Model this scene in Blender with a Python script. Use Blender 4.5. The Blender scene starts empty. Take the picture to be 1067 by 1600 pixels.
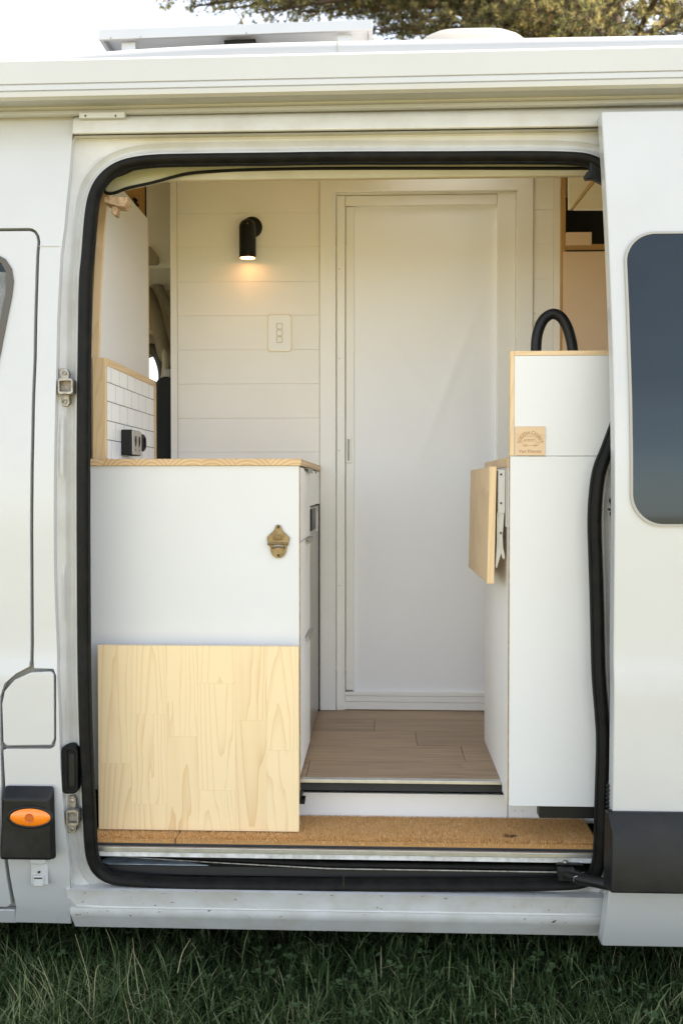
import bpy, bmesh, math, random
import numpy as np
from mathutils import Vector, Matrix, Quaternion
from mathutils.geometry import tessellate_polygon

random.seed(7)
rng = np.random.default_rng(7)
SC = bpy.context.scene
COL = SC.collection
R = math.radians

# ------------------------------------------------------------------ camera
CAM = Vector((0.0, -2.4, 1.28))
FPX = 1555.6                                  # focal length in pixels of the 1067x1600 photograph
YAW, PITCH = 0.0395, 0.02443
cd = bpy.data.cameras.new('camera')
cam = bpy.data.objects.new('camera', cd)
COL.objects.link(cam)
cam.location = CAM
cam.rotation_euler = (math.pi / 2 - PITCH, 0, YAW)
cd.sensor_fit = 'VERTICAL'
cd.sensor_height = 36
cd.lens = 35
cd.clip_start = 0.05
cd.clip_end = 1500
cd.dof.use_dof = True
cd.dof.focus_distance = 2.65
cd.dof.aperture_fstop = 5.6
SC.camera = cam

# ------------------------------------------------------------------ light
SUN_EL, SUN_AZ = R(45), R(74)                 # behind the van
w = bpy.data.worlds.new('World')
SC.world = w
w.use_nodes = True
nt = w.node_tree
sky = nt.nodes.new('ShaderNodeTexSky')
sky.sky_type = 'NISHITA'
sky.sun_disc = False
sky.sun_elevation = SUN_EL
sky.sun_rotation = SUN_AZ
sky.air_density = 1.0
sky.dust_density = 0.5
sky.ozone_density = 1.0
hs = nt.nodes.new('ShaderNodeHueSaturation')
hs.inputs['Saturation'].default_value = 0.43
nt.links.new(sky.outputs[0], hs.inputs['Color'])
bg = nt.nodes['Background']
nt.links.new(hs.outputs[0], bg.inputs[0])
bg.inputs[1].default_value = 0.15
sl = bpy.data.lights.new('sun', 'SUN')
sl.energy = 5.0
sl.angle = R(0.6)
sl.color = (1.0, 0.86, 0.68)
so = bpy.data.objects.new('sun', sl)
COL.objects.link(so)
sdir = Vector((math.sin(SUN_AZ) * math.cos(SUN_EL), math.cos(SUN_AZ) * math.cos(SUN_EL), math.sin(SUN_EL)))
so.rotation_euler = sdir.to_track_quat('Z', 'Y').to_euler()
SC.view_settings.view_transform = 'Standard'
SC.view_settings.look = 'None'
SC.view_settings.gamma = 1.0
SC.view_settings.use_curve_mapping = False
SC.view_settings.exposure = 1.76
SC.render.engine = 'CYCLES'
SC.cycles.max_bounces = 12
SC.cycles.diffuse_bounces = 10
SC.cycles.use_denoising = True

# ------------------------------------------------------------------ helpers
_f = Vector((-math.sin(YAW) * math.cos(PITCH), math.cos(YAW) * math.cos(PITCH), -math.sin(PITCH)))
_r = Vector((math.cos(YAW), math.sin(YAW), 0))
_u = _r.cross(_f)


def at(px, py, Y):
    """point of the plane y = Y seen at a pixel of the photograph: turns measurements into metres"""
    d = _f * FPX + _r * (px - 533.5) + _u * (800 - py)
    return CAM + d * ((Y - CAM.y) / d.y)


_K = [(-0.2, .16), (0.10, .15), (.15, .115), (.22, .075), (.30, .045), (.40, .018), (.50, .006), (.62, 0), (.835, -.005), (.865, .004),
      (1.2, .0), (1.35, .004), (1.5, .018), (1.7, .05), (1.85, .08), (2.0, .115), (2.2, .17), (2.4, .25), (2.6, .4)]
_KX = np.array([k[0] for k in _K]); _KY = np.array([k[1] for k in _K])


def S(z):
    """how far the van's flank leans in at height z"""
    s = 0
    for dz, wt in ((-.02, .25), (0, .5), (.02, .25)):
        s += wt * float(np.interp(z + dz, _KX, _KY))
    return s


def atS(px, py, off=0.0):
    p = at(px, py, off)
    for _ in range(5):
        p = at(px, py, off + S(p.z))
    return p


def link(name, me, mat, parent=None, loc=None):
    o = bpy.data.objects.new(name, me)
    COL.objects.link(o)
    if mat is not None:
        me.materials.clear(); me.materials.append(mat)
    base_ = Vector((0, 0, 0)); q = parent
    while q is not None: base_ += q.location; q = q.parent
    o.location = Vector(loc if loc is not None else (0, 0, 0)) - base_
    if parent is not None: o.parent = parent
    return o


def tag(o, label=None, cat=None, group=None, kind=None):
    if label: o['label'] = label
    if cat: o['category'] = cat
    if group: o['group'] = group
    if kind: o['kind'] = kind
    return o


def empty(name, label, cat, loc=(0, 0, 0), group=None):
    o = bpy.data.objects.new(name, None)
    COL.objects.link(o)
    o.empty_display_size = 0.1
    return tag(o, label, cat, group)


WOODS = set()


class MB:
    def __init__(self):
        self.v = []; self.f = []

    def add(self, vs, fs):
        n = len(self.v)
        self.v += [tuple(v) for v in vs]
        self.f += [tuple(i + n for i in f) for f in fs]
        return self

    def box(self, a, b):
        x0, y0, z0 = (min(a[i], b[i]) for i in range(3))
        x1, y1, z1 = (max(a[i], b[i]) for i in range(3))
        return self.add([(x0, y0, z0), (x1, y0, z0), (x1, y1, z0), (x0, y1, z0), (x0, y0, z1), (x1, y0, z1), (x1, y1, z1), (x0, y1, z1)],
                        [(0, 3, 2, 1), (4, 5, 6, 7), (0, 1, 5, 4), (1, 2, 6, 5), (2, 3, 7, 6), (3, 0, 4, 7)])

    def prism(self, pts, fn, w0, w1, holes=()):
        """outline pts (u,v) pushed from w0 to w1; fn(u,v,w) -> xyz"""
        loops = [list(pts)] + [list(h) for h in holes]
        flat = [p for l in loops for p in l]
        n = len(flat)
        if holes:
            tris = tessellate_polygon([[Vector((p[0], p[1], 0)) for p in l] for l in loops])
            fs = [tuple(t) for t in tris] + [tuple(i + n for i in reversed(t)) for t in tris]
        else:
            fs = [tuple(range(n)), tuple(reversed(range(n, 2 * n)))]
        s = 0
        for l in loops:
            m = len(l)
            for i in range(m):
                j = (i + 1) % m
                fs.append((s + j, s + i, s + i + n, s + j + n))
            s += m
        return self.add([fn(p[0], p[1], w0) for p in flat] + [fn(p[0], p[1], w1) for p in flat], fs)

    def tube(self, path, r, n=10, cap=True, closed=False, flat=1.0):
        path = [Vector(p) for p in path]
        m = len(path)
        rs = r if isinstance(r, (list, tuple)) else [r] * m
        vs = []; up = None
        for i, p in enumerate(path):
            if closed: t = path[(i + 1) % m] - path[i - 1]
            else: t = path[min(i + 1, m - 1)] - path[max(i - 1, 0)]
            t.normalize()
            if up is None:
                up = Vector((0, 0, 1)) if abs(t.z) < .9 else Vector((0, 1, 0))
            up = (up - t * up.dot(t)).normalized()
            s = t.cross(up)
            for k in range(n):
                a = 2 * math.pi * k / n
                vs.append(p + (up * math.cos(a) * flat + s * math.sin(a)) * rs[i])
        fs = []
        for i in range(m if closed else m - 1):
            for k in range(n):
                a, b = i * n + k, i * n + (k + 1) % n
                j = ((i + 1) % m) * n
                fs.append((a, b, j + (k + 1) % n, j + k))
        if cap and not closed:
            fs.append(tuple(reversed(range(n)))); fs.append(tuple(range((m - 1) * n, m * n)))
        return self.add(vs, fs)

    def lathe(self, prof, c, axis='z', n=28):
        """prof: (radius, height) list round an axis through c"""
        vs = []
        for r, h in prof:
            for k in range(n):
                a = 2 * math.pi * k / n
                u, v = r * math.cos(a), r * math.sin(a)
                vs.append({'z': (c[0] + u, c[1] + v, c[2] + h), 'y': (c[0] + u, c[1] + h, c[2] - v), 'x': (c[0] + h, c[1] + u, c[2] + v)}[axis])
        m = len(prof); fs = []
        for i in range(m - 1):
            for k in range(n):
                fs.append((i * n + k, i * n + (k + 1) % n, (i + 1) * n + (k + 1) % n, (i + 1) * n + k))
        fs.append(tuple(reversed(range(n)))); fs.append(tuple(range((m - 1) * n, m * n)))
        return self.add(vs, fs)

    def mesh(self, name, fix=True):
        me = bpy.data.meshes.new(name)
        me.from_pydata(self.v, [], self.f)
        if fix:
            bm = bmesh.new(); bm.from_mesh(me)
            bmesh.ops.remove_doubles(bm, verts=bm.verts, dist=1e-6)
            bmesh.ops.recalc_face_normals(bm, faces=bm.faces)
            bm.to_mesh(me); bm.free()
        return me

    def build(self, name, mat, parent=None, bevel=0.0, smooth=None, seg=2, cuts=None, disp=None, fix=True, loc=None):
        if loc is None and disp is None and mat is not None and mat.name in WOODS:
            a_ = np.array(self.v); c_ = (a_.min(0) + a_.max(0)) / 2; self.v = [tuple(v) for v in a_ - c_]; loc = tuple(c_)
        me = self.mesh(name, fix)
        if cuts:
            bm = bmesh.new(); bm.from_mesh(me)
            for z in cuts:
                bmesh.ops.bisect_plane(bm, geom=bm.verts[:] + bm.edges[:] + bm.faces[:], plane_co=(0, 0, z), plane_no=(0, 0, 1), dist=1e-5)
            bm.to_mesh(me); bm.free()
        if disp:
            for v in me.vertices: v.co.y += disp(v.co.z)
        o = link(name, me, mat, parent, loc)
        finish(o, bevel, smooth, seg)
        return o


def finish(o, bevel=0.0, smooth=None, seg=2):
    me = o.data
    if bevel > 0:
        md = o.modifiers.new('edge', 'BEVEL')
        md.width = bevel; md.segments = seg; md.limit_method = 'ANGLE'; md.angle_limit = R(40)
        md.harden_normals = True
        smooth = 40 if smooth is None else smooth
    if smooth:
        me.polygons.foreach_set('use_smooth', [True] * len(me.polygons))
        me.set_sharp_from_angle(angle=R(smooth))


def XZ(u, v, w): return (u, w, v)
def YZ(u, v, w): return (w, u, v)
def XY(u, v, w): return (u, v, w)


def pbox(m, px0, py0, px1, py1, Y0, Y1):
    """box whose front face (y = Y0) fills a pixel rectangle of the photograph"""
    mx, my = (px0 + px1) / 2, (py0 + py1) / 2
    m.box((at(px0, my, Y0).x, Y0, at(mx, py0, Y0).z), (at(px1, my, Y0).x, Y1, at(mx, py1, Y0).z))
    return m


def ppoly(pts, Y):
    return [(p.x, p.z) for p in (at(a, b, Y) for a, b in pts)]


def spoly(pts, off=0.0):
    return [(p.x, p.z) for p in (atS(a, b, off) for a, b in pts)]


def rrect(x0, z0, x1, z1, r, n=5):
    if x0 > x1: x0, x1 = x1, x0
    if z0 > z1: z0, z1 = z1, z0
    out = []
    for cx, cz, a0 in ((x1 - r, z1 - r, 0), (x0 + r, z1 - r, 90), (x0 + r, z0 + r, 180), (x1 - r, z0 + r, 270)):
        for k in range(n + 1):
            a = R(a0 + 90 * k / n)
            out.append((cx + r * math.cos(a), cz + r * math.sin(a)))
    return out


def catmull(pts, per=8, closed=False):
    out = []; n = len(pts)
    P = [Vector(p) for p in pts]
    rngi = range(n if closed else n - 1)
    for i in rngi:
        if closed: p0, p1, p2, p3 = P[i - 1], P[i], P[(i + 1) % n], P[(i + 2) % n]
        else: p0, p1, p2, p3 = P[max(i - 1, 0)], P[i], P[i + 1], P[min(i + 2, n - 1)]
        for k in range(per):
            t = k / per
            out.append(0.5 * ((2 * p1) + (-p0 + p2) * t + (2 * p0 - 5 * p1 + 4 * p2 - p3) * t * t + (-p0 + 3 * p1 - 3 * p2 + p3) * t ** 3))
    if not closed: out.append(P[-1])
    return out


def resample(pts, n, closed=True):
    P = [Vector(p) for p in pts]
    if closed: P = P + [P[0]]
    d = [0]
    for i in range(1, len(P)): d.append(d[-1] + (P[i] - P[i - 1]).length)
    A = np.array(P)
    t = np.linspace(0, d[-1], n + 1 if closed else n)
    if closed: t = t[:-1]
    return [Vector([float(np.interp(q, d, A[:, k])) for k in range(A.shape[1])]) for q in t]


def text_mesh(m, s, size, fn, arc=None, depth=0.001, shear=0.0):
    """add extruded letters; fn(u, v, w) -> xyz; arc = (radius) bends the line upwards"""
    cu = bpy.data.curves.new('t', 'FONT'); cu.body = s; cu.size = size; cu.align_x = 'CENTER'; cu.extrude = depth / 2; cu.shear = shear
    cu.resolution_u = 2
    cu.space_character = 1.05
    ob = bpy.data.objects.new('t', cu); COL.objects.link(ob)
    me = ob.to_mesh()
    vs = []
    for v in me.vertices:
        u, q, ww = v.co
        if arc:
            a = u / arc
            u, q = (arc + q) * math.sin(a), (arc + q) * math.cos(a) - arc
        vs.append(fn(u, q, ww))
    m.add(vs, [tuple(p.vertices) for p in me.polygons])
    ob.to_mesh_clear()
    bpy.data.objects.remove(ob); bpy.data.curves.remove(cu)


# ------------------------------------------------------------------ materials
def mat(name, col, rough=.5, metal=0.0, var=0.0, vscale=6.0, bump=0.0, bscale=200.0, coat=0.0, spec=.5, ior=None, col2=None, rvar=0.0, emit=None, sheen=0.0):
    m = bpy.data.materials.new(name); m.use_nodes = True
    t = m.node_tree; N = t.nodes; L = t.links
    b = N['Principled BSDF']
    b.inputs['Base Color'].default_value = (*col, 1)
    b.inputs['Roughness'].default_value = rough
    b.inputs['Metallic'].default_value = metal
    b.inputs['Coat Weight'].default_value = coat
    b.inputs['Coat Roughness'].default_value = .12
    b.inputs['Specular IOR Level'].default_value = spec
    if sheen: b.inputs['Sheen Weight'].default_value = sheen
    if ior: b.inputs['IOR'].default_value = ior
    if emit:
        b.inputs['Emission Color'].default_value = (*emit[0], 1); b.inputs['Emission Strength'].default_value = emit[1]
    tc = N.new('ShaderNodeTexCoord')
    if var or rvar:
        n = N.new('ShaderNodeTexNoise'); n.inputs['Scale'].default_value = vscale; n.inputs['Detail'].default_value = 8; n.inputs['Roughness'].default_value = .62
        L.new(tc.outputs['Object'], n.inputs['Vector'])
    if var:
        mx = N.new('ShaderNodeMix'); mx.data_type = 'RGBA'
        c2 = col2 or tuple(c * (1 - var) for c in col)
        mx.inputs['A'].default_value = (*col, 1); mx.inputs['B'].default_value = (*c2, 1)
        cr = N.new('ShaderNodeMapRange'); cr.inputs[1].default_value = .38; cr.inputs[2].default_value = .68
        L.new(n.outputs['Fac'], cr.inputs[0]); L.new(cr.outputs[0], mx.inputs['Factor'])
        L.new(mx.outputs['Result'], b.inputs['Base Color'])
    if rvar:
        mr = N.new('ShaderNodeMapRange'); mr.inputs[1].default_value = .3; mr.inputs[2].default_value = .7
        mr.inputs[3].default_value = max(0, rough - rvar); mr.inputs[4].default_value = min(1, rough + rvar)
        L.new(n.outputs['Fac'], mr.inputs[0]); L.new(mr.outputs[0], b.inputs['Roughness'])
    if bump:
        nb = N.new('ShaderNodeTexNoise'); nb.inputs['Scale'].default_value = bscale; nb.inputs['Detail'].default_value = 3
        L.new(tc.outputs['Object'], nb.inputs['Vector'])
        bp = N.new('ShaderNodeBump'); bp.inputs['Strength'].default_value = bump; bp.inputs['Distance'].default_value = .001
        L.new(nb.outputs['Fac'], bp.inputs['Height']); L.new(bp.outputs[0], b.inputs['Normal'])
    return m


def wood(name, light, dark, along='Z', freq=120.0, slope=.07, rough=.5, contrast=.55, rnd=True, fine=.25, sharp=3.0):
    """sawn timber: growth rings cut along the grain, so they run as lines and arches"""
    m = bpy.data.materials.new(name); m.use_nodes = True; WOODS.add(m.name)
    t = m.node_tree; N = t.nodes; L = t.links
    b = N['Principled BSDF']; b.inputs['Roughness'].default_value = rough
    tc = N.new('ShaderNodeTexCoord'); oi = N.new('ShaderNodeObjectInfo')
    sp = N.new('ShaderNodeSeparateXYZ'); L.new(tc.outputs['Object'], sp.inputs[0])
    ax = {'Z': ('Z', 'X', 'Y'), 'X': ('X', 'Z', 'Y'), 'Y': ('Y', 'Z', 'X')}[along]

    def mth(op, a, bb=None, c=None):
        q = N.new('ShaderNodeMath'); q.operation = op
        for i, s in enumerate((a, bb, c)):
            if s is None: continue
            if isinstance(s, (int, float)): q.inputs[i].default_value = s
            else: L.new(s, q.inputs[i])
        return q.outputs[0]
    rand = oi.outputs['Random'] if rnd else 0.37
    r9 = mth('MULTIPLY', rand, 37.0)
    al, u, v = (sp.outputs[k] for k in ax)
    cb = N.new('ShaderNodeCombineXYZ')
    L.new(mth('MULTIPLY', al, 1.6), cb.inputs[0]); L.new(mth('MULTIPLY', u, 14.0), cb.inputs[1]); L.new(mth('ADD', mth('MULTIPLY', v, 14.0), r9), cb.inputs[2])
    nz = N.new('ShaderNodeTexNoise'); nz.inputs['Scale'].default_value = 1.0; nz.inputs['Detail'].default_value = 3
    L.new(cb.outputs[0], nz.inputs['Vector'])
    warp = mth('MULTIPLY', mth('SUBTRACT', nz.outputs['Fac'], .5), .045)
    # offset of the pith from the face
    wn = N.new('ShaderNodeTexWhiteNoise'); wn.noise_dimensions = '1D'
    if rnd: L.new(rand, wn.inputs['W'])
    ws = N.new('ShaderNodeSeparateColor'); L.new(wn.outputs['Color'], ws.inputs[0])
    uo = mth('ADD', mth('ADD', u, warp), mth('MULTIPLY', mth('SUBTRACT', ws.outputs[0], .5), .11))
    ao = mth('ADD', mth('MULTIPLY', al, mth('MULTIPLY', mth('SUBTRACT', mth('FRACT', mth('MULTIPLY', rand, 91.7)), .35), slope * 1.6)), mth('ADD', mth('MULTIPLY', ws.outputs[1], .07), .025))
    rr = mth('SQRT', mth('ADD', mth('MULTIPLY', uo, uo), mth('MULTIPLY', ao, ao)))
    rr = mth('ADD', rr, mth('MULTIPLY', warp, .6))
    ph = mth('MULTIPLY', rr, freq)
    fr = mth('FRACT', ph)
    ring = mth('POWER', fr, sharp)
    cb2 = N.new('ShaderNodeCombineXYZ')
    L.new(mth('MULTIPLY', al, 6.0), cb2.inputs[0]); L.new(mth('MULTIPLY', u, 420.0), cb2.inputs[1]); L.new(mth('ADD', mth('MULTIPLY', v, 420.0), r9), cb2.inputs[2])
    n2 = N.new('ShaderNodeTexNoise'); n2.inputs['Scale'].default_value = 1.0; n2.inputs['Detail'].default_value = 2
    L.new(cb2.outputs[0], n2.inputs['Vector'])
    fac = mth('ADD', mth('MULTIPLY', ring, contrast), mth('MULTIPLY', mth('SUBTRACT', n2.outputs['Fac'], .45), fine))
    fac = mth('ADD', fac, mth('MULTIPLY', mth('SUBTRACT', nz.outputs['Fac'], .5), .35))
    fac = mth('ADD', fac, mth('MULTIPLY', mth('SUBTRACT', ws.outputs[2], .5), .28 if rnd else 0))
    mx = N.new('ShaderNodeMix'); mx.data_type = 'RGBA'; mx.clamp_factor = True
    mx.inputs['A'].default_value = (*light, 1); mx.inputs['B'].default_value = (*dark, 1)
    L.new(fac, mx.inputs['Factor']); L.new(mx.outputs['Result'], b.inputs['Base Color'])
    bp = N.new('ShaderNodeBump'); bp.inputs['Strength'].default_value = .06; bp.inputs['Distance'].default_value = .0003
    L.new(fac, bp.inputs['Height']); L.new(bp.outputs[0], b.inputs['Normal'])
    return m


def chips(m, zlo, zhi, dens=.16, col=(.06, .055, .05)):
    """small stone chips, scuffs and grime on a painted part between two heights"""
    t = m.node_tree; N = t.nodes; L = t.links; b = N['Principled BSDF']
    old = b.inputs['Base Color'].links[0].from_socket if b.inputs['Base Color'].links else None
    tc = N.new('ShaderNodeTexCoord')
    mp = N.new('ShaderNodeMapping'); mp.inputs['Scale'].default_value = (34, 34, 70)
    L.new(tc.outputs['Object'], mp.inputs[0])
    nz = N.new('ShaderNodeTexNoise'); nz.inputs['Scale'].default_value = 1.0; nz.inputs['Detail'].default_value = 6; nz.inputs['Roughness'].default_value = .7
    L.new(mp.outputs[0], nz.inputs['Vector'])
    n2 = N.new('ShaderNodeTexNoise'); n2.inputs['Scale'].default_value = 5.0
    L.new(tc.outputs['Object'], n2.inputs['Vector'])
    sx = N.new('ShaderNodeSeparateXYZ'); L.new(tc.outputs['Object'], sx.inputs[0])
    a = N.new('ShaderNodeMapRange'); a.inputs[1].default_value = zlo; a.inputs[2].default_value = zlo + .02; L.new(sx.outputs[2], a.inputs[0])
    c = N.new('ShaderNodeMapRange'); c.inputs[1].default_value = zhi; c.inputs[2].default_value = zhi - .02; L.new(sx.outputs[2], c.inputs[0])
    s = N.new('ShaderNodeMath'); s.operation = 'MULTIPLY_ADD'; L.new(n2.outputs['Fac'], s.inputs[0]); s.inputs[1].default_value = dens; L.new(nz.outputs['Fac'], s.inputs[2])
    th = N.new('ShaderNodeMapRange'); th.inputs[1].default_value = .745; th.inputs[2].default_value = .765; L.new(s.outputs[0], th.inputs[0])
    k = N.new('ShaderNodeMath'); k.operation = 'MULTIPLY'; L.new(th.outputs[0], k.inputs[0]); L.new(a.outputs[0], k.inputs[1])
    k2 = N.new('ShaderNodeMath'); k2.operation = 'MULTIPLY'; L.new(k.outputs[0], k2.inputs[0]); L.new(c.outputs[0], k2.inputs[1])
    mx = N.new('ShaderNodeMix'); mx.data_type = 'RGBA'
    if old: L.new(old, mx.inputs['A'])
    else: mx.inputs['A'].default_value = b.inputs['Base Color'].default_value
    mx.inputs['B'].default_value = (*col, 1)
    L.new(k2.outputs[0], mx.inputs['Factor']); L.new(mx.outputs['Result'], b.inputs['Base Color'])


M = {}
M['paint'] = mat('van_paint', (.50, .51, .515), .34, var=.05, vscale=3.5, coat=.5, rvar=.08, bump=.02, bscale=60)
M['paint_frame'] = mat('door_frame_paint', (.56, .565, .56), .4, var=.10, vscale=9, col2=(.49, .485, .46), bump=.02, bscale=90)
M['paint_sill'] = mat('sill_paint', (.62, .63, .635), .42, var=.12, vscale=10, col2=(.52, .51, .48), bump=.03, bscale=90)
chips(M['paint_sill'], .17, .31, dens=.20)
M['paint_pan'] = mat('step_well_paint', (.19, .23, .26), .45, var=.5, vscale=22, col2=(.06, .06, .055))
M['awning'] = mat('awning_case_enamel', (.50, .51, .515), .42, var=.04, vscale=4)
M['roofp'] = mat('roof_paint_toned_down', (.40, .41, .425), .4, var=.05, vscale=3)  # body white made darker here to offset light bounced off the awning
M['under'] = mat('underbody_coating', (.03, .03, .03), .8, var=.4)
M['rubber'] = mat('seal_rubber', (.0055, .006, .0055), .62, spec=.16, var=.5, vscale=30, col2=(.014, .013, .011), bump=.15, bscale=300, rvar=.1)
M['bplastic'] = mat('grained_black_plastic', (.006, .007, .0075), .42, spec=.28, var=.35, vscale=12, col2=(.018, .017, .015), bump=.25, bscale=700, rvar=.12)
M['black'] = mat('matt_black_metal', (.008, .008, .008), .45, spec=.3, bump=.1, bscale=500)
M['void'] = mat('black_and_recess_shade', (.012, .012, .012), .6)  # near-black: shade of gaps and recesses put into colour, and the black plinth
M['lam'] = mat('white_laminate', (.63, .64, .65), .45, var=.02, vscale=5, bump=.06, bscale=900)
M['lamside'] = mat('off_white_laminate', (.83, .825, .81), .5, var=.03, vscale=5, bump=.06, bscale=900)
M['wall'] = mat('painted_wall_lining', (.88, .865, .815), .5, var=.03, vscale=6, bump=.05, bscale=400)
M['door'] = mat('shower_door_enamel', (.88, .87, .83), .4, var=.02)
M['lining'] = mat('cab_lining', (.55, .48, .34), .8, var=.15, vscale=8)
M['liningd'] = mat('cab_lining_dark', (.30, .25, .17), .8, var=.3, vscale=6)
M['seat'] = mat('seat_cloth', (.022, .024, .022), .9, bump=.4, bscale=900)
M['alu'] = mat('anodised_aluminium', (.62, .62, .61), .35, metal=.85, var=.15, vscale=30)
M['trim'] = mat('white_metal_trim', (.70, .71, .72), .38, var=.22, vscale=40, col2=(.45, .44, .40))
M['steel'] = mat('galvanised_steel', (.42, .40, .36), .42, metal=.7, var=.5, vscale=90, col2=(.20, .17, .13), bump=.2, bscale=300)
M['wsteel'] = mat('white_powder_coat', (.52, .51, .48), .4)
M['brass'] = mat('aged_brass', (.30, .225, .12), .42, metal=.85, var=.5, vscale=70, col2=(.15, .105, .05), bump=.2, bscale=350)
M['brassd'] = mat('dark_brass', (.17, .11, .05), .5, metal=.7)
M['screw'] = mat('dark_screw', (.05, .035, .02), .5, metal=.6)
M['tile'] = mat('glazed_white_tile', (.80, .82, .86), .28, var=.02)
M['grout'] = mat('grey_grout', (.17, .17, .18), .9)
M['amber'] = mat('amber_lens', (.85, .22, .012), .22, coat=.4, bump=.5, bscale=260, emit=None)
M['glass'] = mat('tinted_privacy_glass', (.006, .012, .016), .05, coat=.0, ior=1.55, var=.3, vscale=8)
M['gasket'] = mat('grey_gasket', (.34, .33, .30), .6)
M['ply'] = wood('birch_plywood', (.62, .45, .25), (.36, .22, .10), 'X', 90, .05)
M['plyedge'] = mat('plywood_edge', (.50, .36, .21), .6, var=.5, vscale=60, col2=(.24, .14, .07))
M['pine'] = wood('clear_pine_staves', (.80, .63, .385), (.56, .34, .13), 'Z', 105, .07, contrast=.46, fine=.20, sharp=4.5)
def endgrain(name, light, dark, pitch=.088, freq=105.0):
    """glued pine worktop seen on its cut ends: growth-ring arches stave by stave"""
    m = bpy.data.materials.new(name); m.use_nodes = True
    t = m.node_tree; N = t.nodes; L = t.links; b = N['Principled BSDF']; b.inputs['Roughness'].default_value = .5
    tc = N.new('ShaderNodeTexCoord'); sp = N.new('ShaderNodeSeparateXYZ'); L.new(tc.outputs['Object'], sp.inputs[0])

    def mth(op, a, bb=None):
        q = N.new('ShaderNodeMath'); q.operation = op
        for i, s in enumerate((a, bb)):
            if s is None: continue
            if isinstance(s, (int, float)): q.inputs[i].default_value = s
            else: L.new(s, q.inputs[i])
        return q.outputs[0]
    k = mth('DIVIDE', sp.outputs[0], pitch); ki = mth('FLOOR', k); kf = mth('SUBTRACT', mth('SUBTRACT', k, ki), .5)
    wn = N.new('ShaderNodeTexWhiteNoise'); wn.noise_dimensions = '1D'; L.new(ki, wn.inputs['W']); ws = N.new('ShaderNodeSeparateColor'); L.new(wn.outputs['Color'], ws.inputs[0])
    u = mth('ADD', mth('MULTIPLY', kf, pitch), mth('MULTIPLY', mth('SUBTRACT', ws.outputs[0], .5), .05))
    v = mth('ADD', sp.outputs[2], mth('ADD', mth('MULTIPLY', ws.outputs[1], .05), .02))
    r = mth('SQRT', mth('ADD', mth('MULTIPLY', u, u), mth('MULTIPLY', v, v)))
    ring = mth('POWER', mth('FRACT', mth('MULTIPLY', r, freq)), 2.5)
    fac = mth('ADD', mth('MULTIPLY', ring, .95), mth('MULTIPLY', ws.outputs[2], .25))
    mx = N.new('ShaderNodeMix'); mx.data_type = 'RGBA'; mx.inputs['A'].default_value = (*light, 1); mx.inputs['B'].default_value = (*dark, 1)
    L.new(fac, mx.inputs['Factor']); L.new(mx.outputs['Result'], b.inputs['Base Color'])
    return m


M['pinex'] = endgrain('pine_worktop_edge', (.68, .49, .28), (.42, .25, .11)); WOODS.add('pine_worktop_edge')
M['pinee'] = wood('pine_edge_strip', (.66, .49, .29), (.50, .33, .16), 'Z', 120, .12)
M['pineyx'] = wood('pine_strip_level', (.66, .49, .29), (.50, .33, .16), 'Y', 120, .05)
M['brownwood'] = wood('stained_cupboard_frame', (.46, .27, .10), (.30, .16, .055), 'Z', 90, .05)
M['tan'] = mat('tan_cupboard_panel', (.74, .55, .37), .55, var=.05, vscale=4)  # warm light on the white cupboard door is put into this tan
M['cream'] = mat('cream_cupboard_panel', (.85, .78, .62), .5, var=.03)
M['floorw'] = wood('oak_look_vinyl_plank', (.41, .275, .16), (.10, .06, .03), 'X', 40, .03, rough=.42, contrast=.25, fine=2.0)
M['ceil'] = mat('timber_ceiling_lining', (.88, .68, .38), .6, var=.15, vscale=5)
M['screen'] = mat('white_door_screen_cloth', (.90, .91, .93), .55, var=.02, vscale=2.2)
M['plaque'] = wood('engraved_plaque_wood', (.60, .44, .28), (.50, .34, .19), 'X', 60, .05, rnd=False)
M['burn'] = mat('burnt_engraving', (.30, .15, .06), .7)
M['gold'] = mat('brushed_gold_rim', (.60, .48, .26), .35, metal=.6)
M['lampglow'] = mat('lamp_lens', (1, .85, .6), .5, emit=((1.0, .84, .62), .5))

M['glass'].node_tree.nodes['Principled BSDF'].inputs['Specular Tint'].default_value = (.88, .96, 1.0, 1)

# ================================================================== THE VAN
YB = 1.05                                      # face of the shower partition
FLOOR = 0.504
van = empty('camper_van', 'white high-roof camper van with its sliding side door open onto a fitted interior', 'camper van')
CUTS = [0.10 + .04 * i for i in range(62)]


def skin(name, outline, off, thick, material, parent, bevel=.004, holes=()):
    m = MB(); m.prism(outline, XZ, off, off + thick, holes)
    zs = [p[1] for p in outline]
    return m.build(name, material, parent, bevel=bevel, cuts=[z for z in CUTS if min(zs) < z < max(zs)], disp=S, smooth=35)


# outer skin between the cab door and the side opening
left_edge = [(116, 190), (109, 270), (101, 354), (95, 400), (90, 500), (88, 600), (85, 720), (85, 900), (87, 960), (92, 1100), (95, 1200), (100, 1270), (109, 1350), (111, 1400), (111, 1443)]
gap_up = [(8, 1340), (9, 1230), (6, 1172), (12, 1170), (80, 1170), (86, 1166), (88.3, 1156), (88.3, 1056), (84, 1045), (54, 1044), (53, 1030), (53, 900), (54, 700), (58, 560), (62, 400), (63.5, 378), (62, 368.5), (57.5, 361), (51.5, 357), (46, 356)]
outl = spoly([(116, 140)] + left_edge + [(24, 1441)] + [(26, 1416), (22, 1400), (13, 1345)] + gap_up[1:]) + [(-1.9, atS(48, 356).z), (-1.9, 2.32)]
skin('side_panel', outl, 0, .022, M['paint'], van)
o = skin('sill_panel', [(-1.9, atS(24, 1443).z), (atS(26, 1443).x, atS(24, 1443).z), (atS(24, 1422).x, atS(24, 1422).z), (-1.9, atS(24, 1422).z)], .001, .02, M['paint'], van)
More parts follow.
